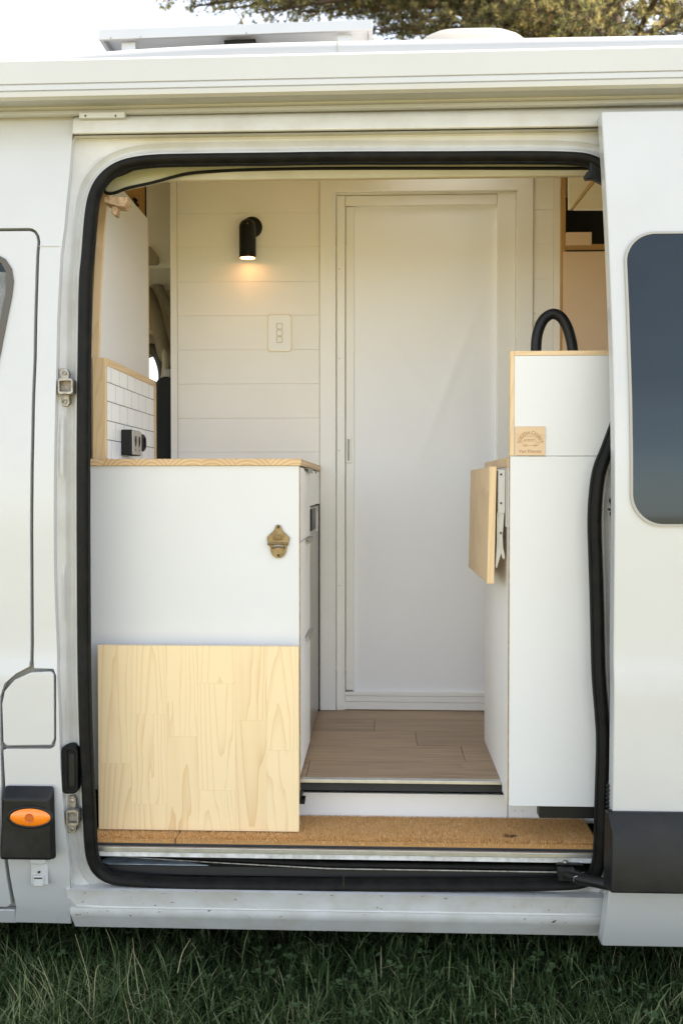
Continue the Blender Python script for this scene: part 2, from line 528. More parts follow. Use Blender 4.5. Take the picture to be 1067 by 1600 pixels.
cabd_o = [(47, 361), (53, 363), (57, 368), (59, 377), (57, 400), (53, 560), (49, 700), (48, 900), (48, 1030), (46, 1042), (25, 1053), (8, 1068), (1, 1088), (1, 1160), (3, 1230), (7, 1340), (16, 1400), (18, 1412), (12, 1417)]
cdp = spoly(cabd_o)
cab_door = skin('cab_door', cdp + [(-1.88, cdp[-1][1]), (-1.88, cdp[0][1])], -.001, .022, M['paint'], van)
skin('fuel_flap', spoly([(6, 1160), (4, 1100), (8, 1080), (24, 1062), (48, 1051), (80, 1049), (84.5, 1054), (85, 1154), (81, 1164), (12, 1165)]), -.001, .02, M['paint'], van, bevel=.003)
# grey jamb seen down in the shut lines
b_ = spoly([(110, 250), (94, 400), (90, 550), (87, 700), (87, 900), (91, 1040), (97, 1100), (99, 1180), (104, 1270), (109, 1360), (109, 1436)])
skin('jamb', [(-1.9, b_[0][1])] + b_ + [(-1.9, b_[-1][1])], .030, .01, mat('jamb_paint', (.40, .395, .37), .6), van, bevel=0)
# short seam towards the opening
m = MB(); m.tube([(atS(62, 385).x, atS(62, 385).y - .0006, atS(62, 385).z), (atS(94, 385).x, atS(94, 385).y - .0006, atS(94, 385).z)], .0011, 6)
m.build('panel_seam', mat('seam_sealer', (.45, .44, .41), .6), van)
# cab door window
wo = spoly([(-60, 393), (-5, 397), (10, 405), (20, 420), (23, 440), (20, 465), (2, 555), (-6, 590), (-20, 605), (-60, 608)])
wo = [(-1.7, wo[0][1])] + wo + [(-1.7, wo[-1][1])]
wi = spoly([(-60, 402), (-6, 405), (4, 412), (11, 425), (12, 440), (10, 462), (-6, 545), (-14, 580), (-25, 594), (-60, 596)])
wi = [(-1.66, wi[0][1])] + wi + [(-1.66, wi[-1][1])]
gs = skin('window_seal', wo, -.006, .012, mat('window_seal_rubber', (.085, .075, .06), .5), cab_door, bevel=.004, holes=[wi])
skin('window_glass', wi, -.001, .004, M['glass'], cab_door, bevel=0)

# black rubbing strips
m = MB(); q0, q1, q2, q3 = (atS(a, b) for a, b in ((9, 1224), (88, 1224), (96, 1335), (11, 1335)))
zt, zb = q0.z, q2.z
m.add([(q0.x, -.002, zt), (q1.x, -.002, zt), (q2.x, -.002, zb), (q3.x, -.002, zb), (q0.x + .004, -.028, zt - .028), (q1.x - .006, -.028, zt - .028), (q2.x - .008, -.030, zb + .006), (q3.x + .004, -.030, zb + .006)],
      [(0, 4, 5, 1), (1, 5, 6, 2), (2, 6, 7, 3), (3, 7, 4, 0), (4, 7, 6, 5), (0, 1, 2, 3)])
rs = m.build('rubbing_strip', M['bplastic'], van, bevel=.007, seg=4)
pc = at(48, 1277, -.03)
m = MB(); n = 40
m.tube([(pc.x + .0535 * math.cos(a), -.0285, pc.z + .0245 * math.sin(a)) for a in (2 * math.pi * k / n for k in range(n))], .0042, 8, closed=True)
m.build('lamp_surround', M['bplastic'], rs, smooth=60)
m = MB(); prof = []
vs = []; rings = 9
for i in range(rings):
    t = i / (rings - 1) * math.pi / 2
    for k in range(n):
        a = 2 * math.pi * k / n
        vs.append((pc.x + .052 * math.cos(a) * math.cos(t), -.028 - .010 * math.sin(t), pc.z + .023 * math.sin(a) * math.cos(t)))
fs = [(i * n + k, i * n + (k + 1) % n, (i + 1) * n + (k + 1) % n, (i + 1) * n + k) for i in range(rings - 1) for k in range(n)]
m.add(vs, fs); ml = m.build('marker_lamp', M['amber'], rs, smooth=60); ml['label'] = 'orange oval side marker lamp'
m = MB(); m.lathe([(0.0115, 0), (.0105, -.0015), (.009, -.0008), (.006, -.0016), (.001, -.001)], (pc.x, -.0375, pc.z), 'y', 20)
m.build('lamp_bulb_spot', mat('amber_lens_centre', (.50, .10, .01), .25), rs, smooth=50)
m = MB(); q0, q1 = atS(-700, 1230), atS(2, 1336)
m.add([(-1.8, -.002, zt), (q1.x, -.002, zt), (q1.x + .004, -.002, zb), (-1.8, -.002, zb), (-1.8, -.026, zt - .02), (q1.x - .003, -.026, zt - .02), (q1.x, -.028, zb + .006), (-1.8, -.028, zb + .006)],
      [(0, 4, 5, 1), (1, 5, 6, 2), (2, 6, 7, 3), (3, 7, 4, 0), (4, 7, 6, 5), (0, 1, 2, 3)])
m.build('rubbing_strip', M['bplastic'], cab_door, bevel=.006, seg=3)

# small white bracket below the marker lamp
q = at(55, 1367, 0); sy = S(q.z)
m = MB(); m.box((q.x - .023, sy - .006, q.z - .040), (q.x + .021, sy + .002, q.z + .038))
br = m.build('jacking_cover', M['paint'], van, bevel=.004, seg=3)
for bx_ in (((q.x - .020, sy - .020, q.z + .018), (q.x + .018, sy - .004, q.z + .038)), ((q.x - .014, sy - .014, q.z - .040), (q.x + .012, sy - .005, q.z - .012))):
    m = MB(); m.box(*bx_); m.build('cover_lug', M['paint'], br, bevel=.004, seg=3)
m = MB(); m.lathe([(.003, 0), (.003, -.004)], (q.x, sy - .006, q.z - .005), 'y', 10); m.box((q.x - .010, sy - .0155, q.z - .019), (q.x + .010, sy - .0135, q.z - .016))
m.build('cover_slot', M['screw'], br)

# ---------------------------------------------------- side opening: frame and rubber seal
seal_px = [(120, 640), (121, 570), (123, 445), (127, 395), (132, 335), (139, 300), (152, 276), (172, 258), (197, 247), (235, 241), (304, 239), (420, 237.5), (540, 236), (700, 235.5), (820, 235), (882, 236), (918, 239), (940, 248),
           (960, 262), (976, 290), (984, 350), (990, 450), (992, 540), (989, 600), (979, 650), (961, 701), (946, 742), (940, 800), (941, 870), (943, 932), (946, 1050), (951, 1119), (953, 1160), (951, 1240), (948, 1329), (944, 1357), (935, 1375), (916, 1387), (885, 1392),
           (800, 1393.5), (680, 1394), (540, 1394), (400, 1393), (280, 1391), (202, 1386), (172, 1382), (152, 1371), (139, 1354), (132, 1325), (128, 1250), (124, 1160), (121, 1040), (120, 900), (119.5, 760)]
NL = 560
base = []
for a, b in catmull([Vector((a, b)) for a, b in seal_px], 12, True):
    p = atS(a, b, .02); base.append(Vector((p.x, p.z)))
base = resample(base, NL)
nrm = []
for i in range(NL):
    t = base[(i + 2) % NL] - base[i - 2]; t.normalize()
    n_ = Vector((-t.y, t.x))                   # the path runs clockwise seen from outside: its left side points outward
    nrm.append(n_)


def loft(name, prof, material, parent, base=base, extra=None, closed=False, smooth=50, wob=0.0):
    vs = []; P = len(prof)
    for i in range(NL):
        for (o_, y_) in prof:
            q = base[i] + nrm[i] * o_
            vs.append((q.x, S(base[i].y) + y_ + (wob * math.sin(i * .31) * math.sin(i * .113)), q.y))
        if extra:
            for e in extra(i): vs.append(e)
    if extra: P += len(extra(0))
    fs = []
    for i in range(NL):
        j = (i + 1) % NL
        for k in range(P if closed else P - 1):
            k2 = (k + 1) % P
            fs.append((i * P + k, i * P + k2, j * P + k2, j * P + k))
    m = MB(); m.add(vs, fs)
    return m.build(name, material, parent, smooth=smooth)


def lip_x(z):
    tab = [(atS(a, b).z, atS(a, b).x) for a, b in left_edge]
    tab.sort()
    return float(np.interp(z, [t[0] for t in tab], [t[1] for t in tab]))


ztop = atS(500, 211, .02).z; zbot = atS(500, 1424, 0).z; xr = atS(1012, 700).x
cx_, cz_ = (lip_x(1.4) + xr) / 2, (ztop + zbot) / 2


def dents(x, z):
    """pressings of the door pillar, in metres of depth"""
    d = 0
    for (a, b, hw, hh, dep) in ((104, 700, 13, 46, -.007), (110, 640, 12, 22, .005), (112, 790, 9, 48, .007), (108, 930, 12, 40, -.006), (112, 1010, 9, 30, .005), (104, 470, 8, 110, -.004), (112, 1090, 8, 50, .004)):
        p = at(a, b, .02); w_, h_ = hw / 648, hh / 648
        u, v = abs(x - p.x) / w_, abs(z - p.z) / h_
        f = max(0, min(1, (1.25 - u) / .5)) * max(0, min(1, (1.12 - v) / .24))
        d += dep * f * f * (3 - 2 * f)
    return d


L1OFF, NCOL = .030, 12


def outer(i):
    q = base[i] + nrm[i] * L1OFF
    dx, dz = q.x - cx_, q.y - cz_
    best = 1e9
    # ray to the outer rectangle
    for _ in range(1):
        xl = lip_x(max(zbot, min(ztop, q.y)))
        if dx < -1e-6: best = min(best, (xl - cx_) / dx)
        if dx > 1e-6: best = min(best, (xr - cx_) / dx)
        if dz > 1e-6: best = min(best, (ztop - cz_) / dz)
        if dz < -1e-6: best = min(best, (zbot - cz_) / dz)
    best = max(best, 1.0)
    e = Vector((cx_ + dx * best, cz_ + dz * best))
    out = []
    bot = max(0, min(1, (zbot + .05 - e.y) / .04))
    for k in range(1, NCOL + 1):
        t = k / NCOL
        p = q + (e - q) * t
        yy = .034 - .010 * t if True else 0
        yy = yy * (1 - bot) + (.034 - .034 * t ** .8) * bot
        yy += dents(p.x, p.y) * min(1, t * 5) * min(1, (1 - t) * 5 + .0)
        out.append((p.x, S(p.y) + yy, p.y))
    out.append((e.x + (e.x - cx_) * .0012, S(e.y) + (0.004 if bot < .5 else 0.001), e.y + (e.y - cz_) * .0012))
    return out


frame = loft('door_aperture', [(-.014, .060), (-.015, .047), (-.002, .045), (.000, .036), (.003, .031), (.006, .031), (.010, .036), (.015, .043), (.021, .045), (.026, .041), (L1OFF, .034)], M['paint_frame'], van, extra=outer, smooth=42)
chip2 = M['paint_frame']
seal = loft('door_seal', [(.0, .040), (-.0015, .018), (-.006, .008), (-.012, .003), (-.0185, .004), (-.0240, .010), (-.0265, .0165), (-.0275, .0185), (-.0300, .0180), (-.0325, .0235), (-.0325, .031), (-.022, .046), (0, .05)],
            M['rubber'], van, closed=True, smooth=60, wob=.0008)
# joint clip of the seal
q = at(536, 1383, .0)
m = MB(); m.box((q.x - .0012, .028, q.z - .016), (q.x + .0012, .036, q.z + .012)); m.build('seal_joint', M['screw'], seal)

# head above the opening: rail cover, drip groove
x0h, x1h = atS(116, 215).x, 1.9
def zy(py, off, px=540):
    p = atS(px, py, off); return (p.z, p.y)
prof = [zy(217, .030), zy(212, .022), zy(210, .034), zy(205, .036), zy(204, -.012), zy(201, -.018), zy(184, -.022), zy(179, -.020), zy(176, -.01), zy(165, .03), (2.36, .26), (2.10, .26)]
m = MB()
vs = [(x, y, z) for x in (x0h, x1h) for z, y in prof]; n_ = len(prof)
m.add(vs, [tuple(range(n_)), tuple(reversed(range(n_, 2 * n_)))] + [(k, (k + 1) % n_, n_ + (k + 1) % n_, n_ + k) for k in range(n_)])
m.build('door_header', M['paint_frame'], van, bevel=.0025, seg=3)
# dirty bolts in the groove
for a in (420, 560, 632, 700, 800):
    q = atS(a, 205, .035); m = MB(); m.lathe([(.004, 0), (.003, -.003)], (q.x, q.y, q.z), 'y', 8); m.build('bolt', M['trim'], van)

# sill below the opening
xs0, xs1 = atS(112, 1430).x, 2.4
pr = [zy(1423, .004), zy(1426, .001), zy(1431, -.002), zy(1436, -.004), zy(1440, -.002), zy(1444, .001), zy(1449, .003), zy(1455, .006), (.2005, .112), (.2005, .30), (.27, .30), (.27, .05)]
m = MB(); n_ = len(pr); NX = 40
vs = [(xs0 + (xs1 - xs0) * i / NX, y, z) for i in range(NX + 1) for z, y in pr]
m.add(vs, [tuple(range(n_)), tuple(reversed(range(NX * n_, NX * n_ + n_)))] + [(i * n_ + k, i * n_ + (k + 1) % n_, (i + 1) * n_ + (k + 1) % n_, (i + 1) * n_ + k) for i in range(NX) for k in range(n_)])
sill = m.build('sill', M['paint_sill'], van, smooth=45)
fl = MB(); q = atS(300, 1452)
fl.box((-1.9, .118, .186), (2.4, .126, .2005)); fl.build('sill_flange', M['paint_sill'], van, bevel=.002)
mm = M['paint_frame']; chips(mm, .255, .315, dens=.10)

# pillar fittings: two strikers and the contact block
def striker(px0, py0, px1, py1):
    a, b = atS(px0, py0, .028), atS(px1, py1, .028); y = (a.y + b.y) / 2
    x0, x1, z1, z0 = a.x, b.x, a.z, b.z; w_, h_ = x1 - x0, z1 - z0
    out = [(x0, z0 + .05 * h_), (x0 + .1 * w_, z0), (x0 + .5 * w_, z0), (x0 + .62 * w_, z0 + .1 * h_), (x0 + .60 * w_, z0 + .26 * h_), (x0 + .66 * w_, z0 + .36 * h_), (x0 + .66 * w_, z0 + .64 * h_), (x0 + .58 * w_, z0 + .74 * h_), (x0 + .6 * w_, z0 + .88 * h_), (x0 + .45 * w_, z1 - .02 * h_), (x0 + .1 * w_, z1), (x0, z1 - .04 * h_)]
    m = MB(); m.prism(out, XZ, y - .006, y + .012)
    st = m.build('striker', M['steel'], van, bevel=.0012)
    m = MB()
    hl = rrect(x0 + .22 * w_, z0 + .36 * h_, x1 - .10 * w_, z0 + .64 * h_, .003, 3)
    m.prism(rrect(x0 + .14 * w_, z0 + .30 * h_, x1, z0 + .70 * h_, .006, 4), XZ, y - .032, y - .004, [hl])
    m.build('striker_loop', M['steel'], st, bevel=.0015)
    m = MB(); m.box((x0 + .22 * w_, y - .016, z0 + .36 * h_), (x1 - .1 * w_, y - .008, z0 + .64 * h_)); m.build('striker_pad', mat('worn_striker_pad', (.36, .33, .28), .6, var=.5, vscale=90), st)
    for f in (.12, .87):
        m = MB(); m.lathe([(.0055, 0), (.0055, -.003), (.003, -.004), (.0028, -.002), (.0005, -.002)], (x0 + .34 * w_, y - .006, z0 + f * h_), 'y', 12)
        m.build('screw', M['steel'], st, smooth=40)
striker(95, 576, 119, 635)
striker(106, 1243, 130, 1300)
a, b = atS(100, 1162, .03), atS(127, 1236, .03); y = a.y
m = MB(); m.prism(rrect(a.x, b.z, b.x, a.z, .014, 6), XZ, y - .022, y + .02); cb_ = m.build('contact_block', M['rubber'], van, bevel=.004, seg=3)
m = MB(); m.tube([(p[0], y - .0225, p[1]) for p in rrect(a.x + .013, b.z + .006, b.x - .002, a.z - .006, .010, 6)], .0035, 8, closed=True); m.build('block_rim', M['rubber'], cb_, smooth=60)
m = MB(); m.prism(rrect(a.x + .021, b.z + .020, b.x - .006, a.z - .018, .005, 4), XZ, y - .025, y - .02); m.build('contact_slot', M['black'], cb_, bevel=.001)

# hole group on the rear pillar, half hidden by the door
for (a, b, rx, rz) in ((958, 784, .010, .012), (957, 804, .007, .010), (952, 796, .004, .003)):
    q = atS(a, b, .022); m = MB(); m.prism([(q.x + rx * math.cos(t) * (1 + .2 * math.sin(3 * t)), q.z + rz * math.sin(t)) for t in (2 * math.pi * k / 14 for k in range(14))], XZ, q.y - .004, q.y + .006)
    m.build('latch_hole', M['void'], van, bevel=.001)
# bumper comb on the door edge
q = atS(948, 1240, .0); m = MB()
for k in range(7):
    z = q.z + .030 - k * .010; m.tube([(q.x - .010, q.y - .035, z), (q.x + .004, q.y - .040, z), (q.x + .014, q.y - .036, z)], .0042, 8)
m.box((q.x - .004, q.y - .036, q.z - .036), (q.x + .014, q.y - .020, q.z + .036)); m.build('door_guide_comb', M['bplastic'], van, bevel=.001)
# latch bracket at the top rear corner
m = MB(); Yb = .16
m.prism(ppoly([(921, 252), (941, 252), (943, 288), (930, 281), (926, 279), (915, 280), (912, 275), (917, 268), (921, 266)], Yb), XZ, Yb, Yb + .02)
hb = m.build('door_catch', M['bplastic'], van, bevel=.003)
q = at(919, 273, Yb); m = MB(); m.lathe([(.003, 0), (.003, -.002)], (q.x, Yb, q.z), 'y', 10); m.build('catch_hole', M['void'], hb)

# ---------------------------------------------------- step well
q = at(540, 1345, .05)
well_z, trim_z0, trim_z1, MATZ = .312, at(540, 1343.5, .09).z, at(540, 1335.5, .09).z, .384
xl, xr2 = at(146, 1300, .03).x, at(936, 1300, .03).x
xw0, xw1 = xl - .16, xr2 + .22
xn0, xn1 = at(141, 1335, .09).x, at(937, 1335, .09).x
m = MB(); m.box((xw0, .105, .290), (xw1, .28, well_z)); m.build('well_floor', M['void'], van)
m = MB(); e_ = [(at(158, 1360, .14).x, .125), (at(176, 1360, .14).x, .108), (at(330, 1360, .14).x, .108), (at(300, 1360, .14).x, .125), (at(240, 1360, .14).x, .160), (at(190, 1360, .14).x, .165), (at(166, 1360, .14).x, .150)]
m.prism(e_, XY, well_z + .0005, well_z + .003); m.build('step_plate', mat('blue_grey_step_paint', (.30, .36, .41), .45, var=.4, vscale=25, col2=(.16, .17, .17)), van, bevel=.001)
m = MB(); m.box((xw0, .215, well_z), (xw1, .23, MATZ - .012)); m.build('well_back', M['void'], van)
m = MB(); m.box((xn0, .090, trim_z0), (xn1, .097, trim_z1)); m.box((xn0, .097, trim_z0 + .004), (xn1, .13, trim_z0 + .007))
m.build('step_nosing', M['trim'], van, bevel=.0012)
z2 = at(540, 1328.5, .084).z
m = MB(); m.box((xn0, .084, trim_z1 + .0015), (xn1, .096, z2)); m.box((xn0, .096, z2 - .008), (xn1, .12, z2 - .003))
m.build('step_edge_profile', M['alu'], van, bevel=.0012)
m = MB(); m.box((xn0, .10, MATZ - .018), (xn1, .33, MATZ - .012)); step = m.build('step_board', M['under'], van)
# curved running track in the well
for (dz, dy, r, mk) in ((.020, .0, .0075, 'rubber'), (.008, -.020, .0085, 'rubber'), (.034, .012, .0028, 'steel'), (.003, -.034, .0022, 'steel')):
    pts = []
    for t in np.linspace(0, 1, 30):
        px = 190 + t * 720; dep = .195 - .065 * min(1, t * 2.2) ** .8
        q = at(px, 1360, dep); pts.append((q.x, dep + dy, well_z + dz))
    m = MB(); m.tube(pts, r, 8); m.build('running_track', M[mk], van, smooth=60)
m = MB(); q = at(185, 1350, .16); m.tube([(q.x, .16, well_z + .030), (q.x + .035, .16, well_z + .030)], .0016, 6); m.build('track_stop', M['wsteel'], van)
m = MB(); q = at(733, 1354, .2); m.lathe([(.006, 0), (.005, -.004)], (q.x, .215, well_z + .036), 'y', 10); m.build('bolt', M['steel'], van)
# roller carriage and arm of the sliding door
A0, A1 = at(868, 1351, .07), at(912, 1351, .07); y_ = .03
m = MB(); m.prism([(A0.x, .075), (A1.x, .075), (A1.x - .018, .115), (A0.x + .022, .12)], XY, A0.z - .004, A0.z - .001)
m.prism([(A0.x + .002, .060), (A0.x + .045, .03), (A0.x + .06, .06), (A0.x + .02, .10)], XY, A0.z - .028, A0.z - .010)
arm = m.build('roller_carriage', M['bplastic'], van, bevel=.001)
m = MB(); q = at(891, 1353, .015); m.lathe([(.005, -.004), (.007, 0), (.005, .004)], (q.x, .085, A0.z + .001), 'z', 12); m.build('carriage_bolt', M['steel'], arm, smooth=40)
m = MB(); p0, p1, p2 = at(884, 1366, .05), at(905, 1373, .01), at(960, 1384, -.05)
m.tube([p0, p1, p2], [.014, .0145, .0155], 12, flat=.9)
m.box((p0.x - .02, .04, p0.z - .014), (p0.x + .022, .07, p0.z + .012)); m.build('roller_arm', M['bplastic'], arm, bevel=.002, smooth=40)
m = MB(); q = at(898, 1371, -.03); m.tube([(q.x - .004, -.033, q.z - .008), (q.x - .004, -.035, q.z + .003), (q.x + .004, -.034, q.z + .005)], .001, 6); m.build('spring_clip', M['alu'], arm)

# ---------------------------------------------------- sliding door, pushed back along the flank
DO = -.072
zt_, zb_ = at(1000, 171, DO + .165).z, at(1000, 1480, DO + .11).z
xe = at(959.5, 900, DO).x
m = MB(); m.prism(rrect(xe, zb_, xe + 1.36, zt_, .006, 3), XZ, DO, DO + .045)
sd = m.build('sliding_door', M['paint'], van, bevel=.004, seg=3, cuts=CUTS, disp=S, smooth=35)
wx0 = at(985, 600, DO).x; g0, g1 = at(1020, 361, DO + S(1.86)).z, at(1020, 823, DO).z
m = MB(); m.prism(rrect(wx0, g1, wx0 + 1.02, g0, .075, 10), XZ, DO - .0045, DO - .0005, [rrect(wx0 + .006, g1 + .006, wx0 + 1.014, g0 - .006, .070, 10)])
m.build('window_gasket', M['gasket'], sd, bevel=0, cuts=CUTS, disp=S, smooth=35)
m = MB(); m.prism(rrect(wx0 + .0062, g1 + .0062, wx0 + 1.0138, g0 - .0062, .069, 10), XZ, DO - .003, DO - .0004)
wg = m.build('window_glass', M['glass'], sd, cuts=CUTS, disp=S, smooth=35)
ra, rb = at(955, 1270, DO - .01), at(955, 1391, DO - .01)
x0_, x1_ = at(952, 1330, DO - .03).x, xe + 1.35
m = MB()
m.add([(x0_ - .002, DO + .02, ra.z), (x1_, DO + .02, ra.z), (x1_, DO + .02, rb.z), (x0_ - .004, DO + .02, rb.z), (x0_ + .001, DO - .008, ra.z), (x1_, DO - .008, ra.z), (x0_ + .006, DO - .034, ra.z - .040), (x1_, DO - .034, ra.z - .040), (x0_ + .002, DO - .036, rb.z + .003), (x1_, DO - .036, rb.z + .003)],
      [(0, 1, 5, 4), (4, 5, 7, 6), (6, 7, 9, 8), (8, 9, 2, 3), (0, 4, 6, 8, 3), (1, 2, 9, 7, 5), (0, 3, 2, 1)])
m.build('rubbing_strip', M['bplastic'], sd, bevel=.005, seg=4)

# ---------------------------------------------------- flank behind the door, roof and shell
m = MB(); m.prism([(xr, .205), (3.1, .205), (3.1, 2.3), (xr, 2.3)], XZ, .0, .02); m.build('rear_side_panel', M['paint'], van, bevel=.003, cuts=CUTS, disp=S)
# high roof: sections across the van, lower and narrower towards the cab
def roof_sec(x):
    t = max(0, min(1, (x + 1.62) / 1.45)); f = math.sin(t * math.pi / 2) ** .9
    top = 2.34 + at(527, 57, .2).z - 2.34 - (at(527, 57, .2).z - 2.345) * (1 - f); r = .035
    out = [(x, .20, 2.30), (x, .20, top - r - .004)]
    for k in range(7):
        a = math.pi / 2 * k / 6; out.append((x, .20 + r - r * math.cos(a), top - r + r * math.sin(a)))
    for k in range(1, 12): out.append((x, .235 + 1.55 * k / 12, top + .03 * math.sin(math.pi * k / 12)))
    for k in range(7):
        a = math.pi / 2 * k / 6; out.append((x, 1.82 - r + r * math.sin(a), top - r + r * math.cos(a)))
    out.append((x, 1.82, 2.30))
    return out
m = MB(); xs = list(np.linspace(-1.9, 3.1, 90)); vs = []; nn = 28
for x in xs: vs += roof_sec(x)
m.add(vs, [(i * nn + k, i * nn + k + 1, (i + 1) * nn + k + 1, (i + 1) * nn + k) for i in range(len(xs) - 1) for k in range(nn - 1) if not (.08 < (xs[i] + xs[i + 1]) / 2 < .42 and .68 < (vs[k][1] + vs[k + 1][1]) / 2 < 1.06 and vs[k][2] > 2.3)])
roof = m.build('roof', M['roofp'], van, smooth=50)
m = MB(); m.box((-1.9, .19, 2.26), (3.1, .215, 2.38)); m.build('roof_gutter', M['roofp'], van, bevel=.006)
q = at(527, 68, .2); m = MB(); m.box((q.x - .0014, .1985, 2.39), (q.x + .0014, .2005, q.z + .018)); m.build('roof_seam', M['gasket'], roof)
# shell that closes the van: far flank with the driver's window, ends, floor pan
YF = 1.86
fw = [(p.x, p.z) for p in (at(a, b, 1.72) for a, b in ((200, 560), (236, 546), (246, 552), (253, 566), (257, 585), (256, 606), (250, 640), (243, 700), (235, 760), (150, 770), (140, 700), (150, 600)))]
m = MB(); m.prism([(-1.9, .205), (3.1, .205), (3.1, 2.42), (-1.9, 2.42)], XZ, YF, YF + .02, [fw]); m.build('far_side_panel', M['paint'], van)
m = MB(); m.prism([(-1.9, .5), (-.43, .5), (-.43, 2.44), (-1.9, 2.44)], XZ, 1.72, 1.74, [fw]); lin = m.build('cab_side_lining', M['lining'], van)
vs = catmull([Vector((p[0], 1.70, p[1])) for p in fw], 6, True)
m = MB(); m.tube(vs, .022, 10, closed=True); m.build('window_seal', mat('cab_window_rubber', (.06, .05, .035), .6), lin, smooth=60)
big = [(p[0] + (p[0] - fw[0][0]) * .10, p[1] + (p[1] - 1.5) * .1) for p in fw]
m = MB(); m.tube(catmull([Vector((p[0], 1.67, p[1] + .03)) for p in big], 6, True), .014, 10, closed=True); m.build('window_arch', M['lining'], lin, smooth=60)
m = MB(); m.prism(fw, XZ, YF - .03, YF - .026)
gl = mat('clear_cab_glass', (.9, .95, .95), .02); g = gl.node_tree.nodes['Principled BSDF']; g.inputs['Transmission Weight'].default_value = 1; g.inputs['IOR'].default_value = 1.1
m.build('cab_window_glass', gl, lin)
m = MB(); m.box((-1.9, .03, .3), (-1.88, YF, 1.30)); m.box((-1.9, .03, 2.0), (-1.88, YF, 2.42)); m.build('cab_bulkhead', M['liningd'], van)
m = MB(); m.prism([(.03, .3), (YF, .3), (YF, 2.42), (.03, 2.42)], YZ, 3.08, 3.1, [[(.35, 1.25), (1.55, 1.25), (1.50, 2.05), (.40, 2.05)]]); m.build('rear_wall', M['wall'], van)  # unseen window opening, added to let daylight into the rear corner
m = MB(); m.box((-.42, 1.84, .5), (3.08, 1.85, 2.40)); m.build('far_wall_lining', M['wall'], van)
m = MB(); m.box((at(1000, 700, .1).x + .25, .10, .5), (3.08, .11, 2.08)); m.build('near_wall_lining', M['wall'], van)
m = MB(); m.box((-1.88, .15, .24), (3.08, YF, .288)); m.build('floor_pan', M['under'], van)
m = MB(); m.prism([(-1.88, .262), (3.08, .262), (3.08, YF), (-1.88, YF)], XY, 2.405, 2.425, [[(.06, .66), (.44, .66), (.44, 1.04), (.06, 1.04)]]); m.build('ceiling', M['ceil'], van)
m = MB(); m.box((-1.88, .24, 2.08), (x0h, .26, 2.42)); m.box((x0h, .2605, 2.10), (3.0, .275, 2.42)); m.build('header_lining', M['lining'], van)

# olive inner rim of the opening, deeper at the front corner
pts_o = [(163, 296), (166, 277), (200, 262), (280, 252), (400, 247), (560, 244), (960, 242)]
pts_i = [(960, 263), (700, 263), (560, 263), (480, 263.5), (400, 265), (340, 267.5), (290, 272), (240, 285), (200, 294), (178, 299), (167, 300)]
m = MB(); m.prism(ppoly(pts_o + pts_i, .235), XZ, .235, .255); hr = m.build('header_trim', mat('primer_green_paint', (.42, .42, .30), .45, var=.1), van, bevel=.003)
m = MB(); m.tube(catmull([at(a, b, .234) for a, b in [(163, 294), (166, 301), (178, 302)] + pts_i[-3::-1]], 6), .0042, 8); m.build('trim_piping', M['rubber'], hr, smooth=60)
m = MB(); m.tube([at(170, 281, .233), at(200, 270, .233), at(216, 262, .233)], .002, 6); m.build('wire', M['rubber'], hr)

# interior floor of separate planks
m = MB(); fx0, fx1 = -.62, .62
m.box((-1.3, .23, FLOOR - .03), (2.6, YF - .02, FLOOR - .006)); fl_ = m.build('floor', M['under'], van)
rows = [(.245, .415), (.416, .586), (.587, .757), (.758, .928), (.929, 1.10)]
pm = {}
for ri, (ya, yb) in enumerate(rows):
    x = -.75 + (ri * .37) % .5
    xs_ = [-.75, x, x + .62, x + 1.24] if x > -.7 else [-.75, -.2, .42, .9]
    xs_[-1] = .75
    for a_, b_ in zip(xs_, xs_[1:]):
        if b_ - a_ < .02: continue
        m = MB(); m.box((a_ + .0005, ya, FLOOR - .006), (b_ - .0005, yb, FLOOR)); m.build('floor_plank', M['floorw'], fl_, bevel=.0008, seg=1)
m = MB(); m.box((-.62, .222, FLOOR - .003), (.62, .2445, FLOOR + .0012)); m.box((-.62, .222, FLOOR - .008), (.62, .226, FLOOR - .003))
m.build('floor_edge_strip', M['alu'], fl_, bevel=.001)
RZ0, RZ1 = MATZ - .01, at(620, 1240, .29).z
m = MB(); m.box((-1.0, .29, RZ0), (1.1, .302, RZ1)); rz = m.build('step_riser', M['lamside'], van, bevel=.001)
m = MB(); m.box((-1.0, .36, RZ1 - .02), (1.1, .37, FLOOR - .03)); m.build('riser_gap_back', M['void'], van)
q = at(793, 1268, .285); m = MB(); m.box((q.x - .0007, .2885, RZ0), (q.x + .0007, .2895, RZ1)); m.build('riser_joint', M['screw'], rz)
for a in (804, 816):
    q = at(a, 1267, .289); m = MB(); m.lathe([(.0016, 0), (.0012, -.0012)], (q.x, .290, q.z), 'y', 8); m.build('riser_screw', M['steel'], rz)

# seats in the cab
def cab_seat(x, y, w_, h1, label, head=True):
    t = empty('cab_seat', label, 'seat')
    fn = lambda u, v, w2: (u, w2, v)
    m = MB(); m.prism([(x - .16, .95), (x + .02, .95), (x + .06, 1.2), (x + .11, h1 - .08), (x + .09, h1), (x + .03, h1 + .01), (x + .0, h1 - .06), (x - .05, h1 - .3)], fn, y, y + w_)
    m.build('backrest', M['seat'], t, bevel=.03, seg=4)
    m = MB(); m.box((x - .6, y, .82), (x - .05, y + w_, .98)); m.build('seat_cushion', M['seat'], t, bevel=.04, seg=4)
    if head:
        m = MB(); m.prism([(x + .03, h1 + .03), (x + .10, h1 + .03), (x + .12, h1 + .19), (x + .07, h1 + .22), (x + .03, h1 + .19)], fn, y + w_ * .28, y + w_ * .72); m.build('headrest', M['seat'], t, bevel=.025, seg=4)
        for s_ in (.38, .62):
            m = MB(); m.tube([(x + .06, y + w_ * s_, h1 - .03), (x + .06, y + w_ * s_, h1 + .06)], .007, 8); m.build('headrest_post', M['steel'], t)
    return t
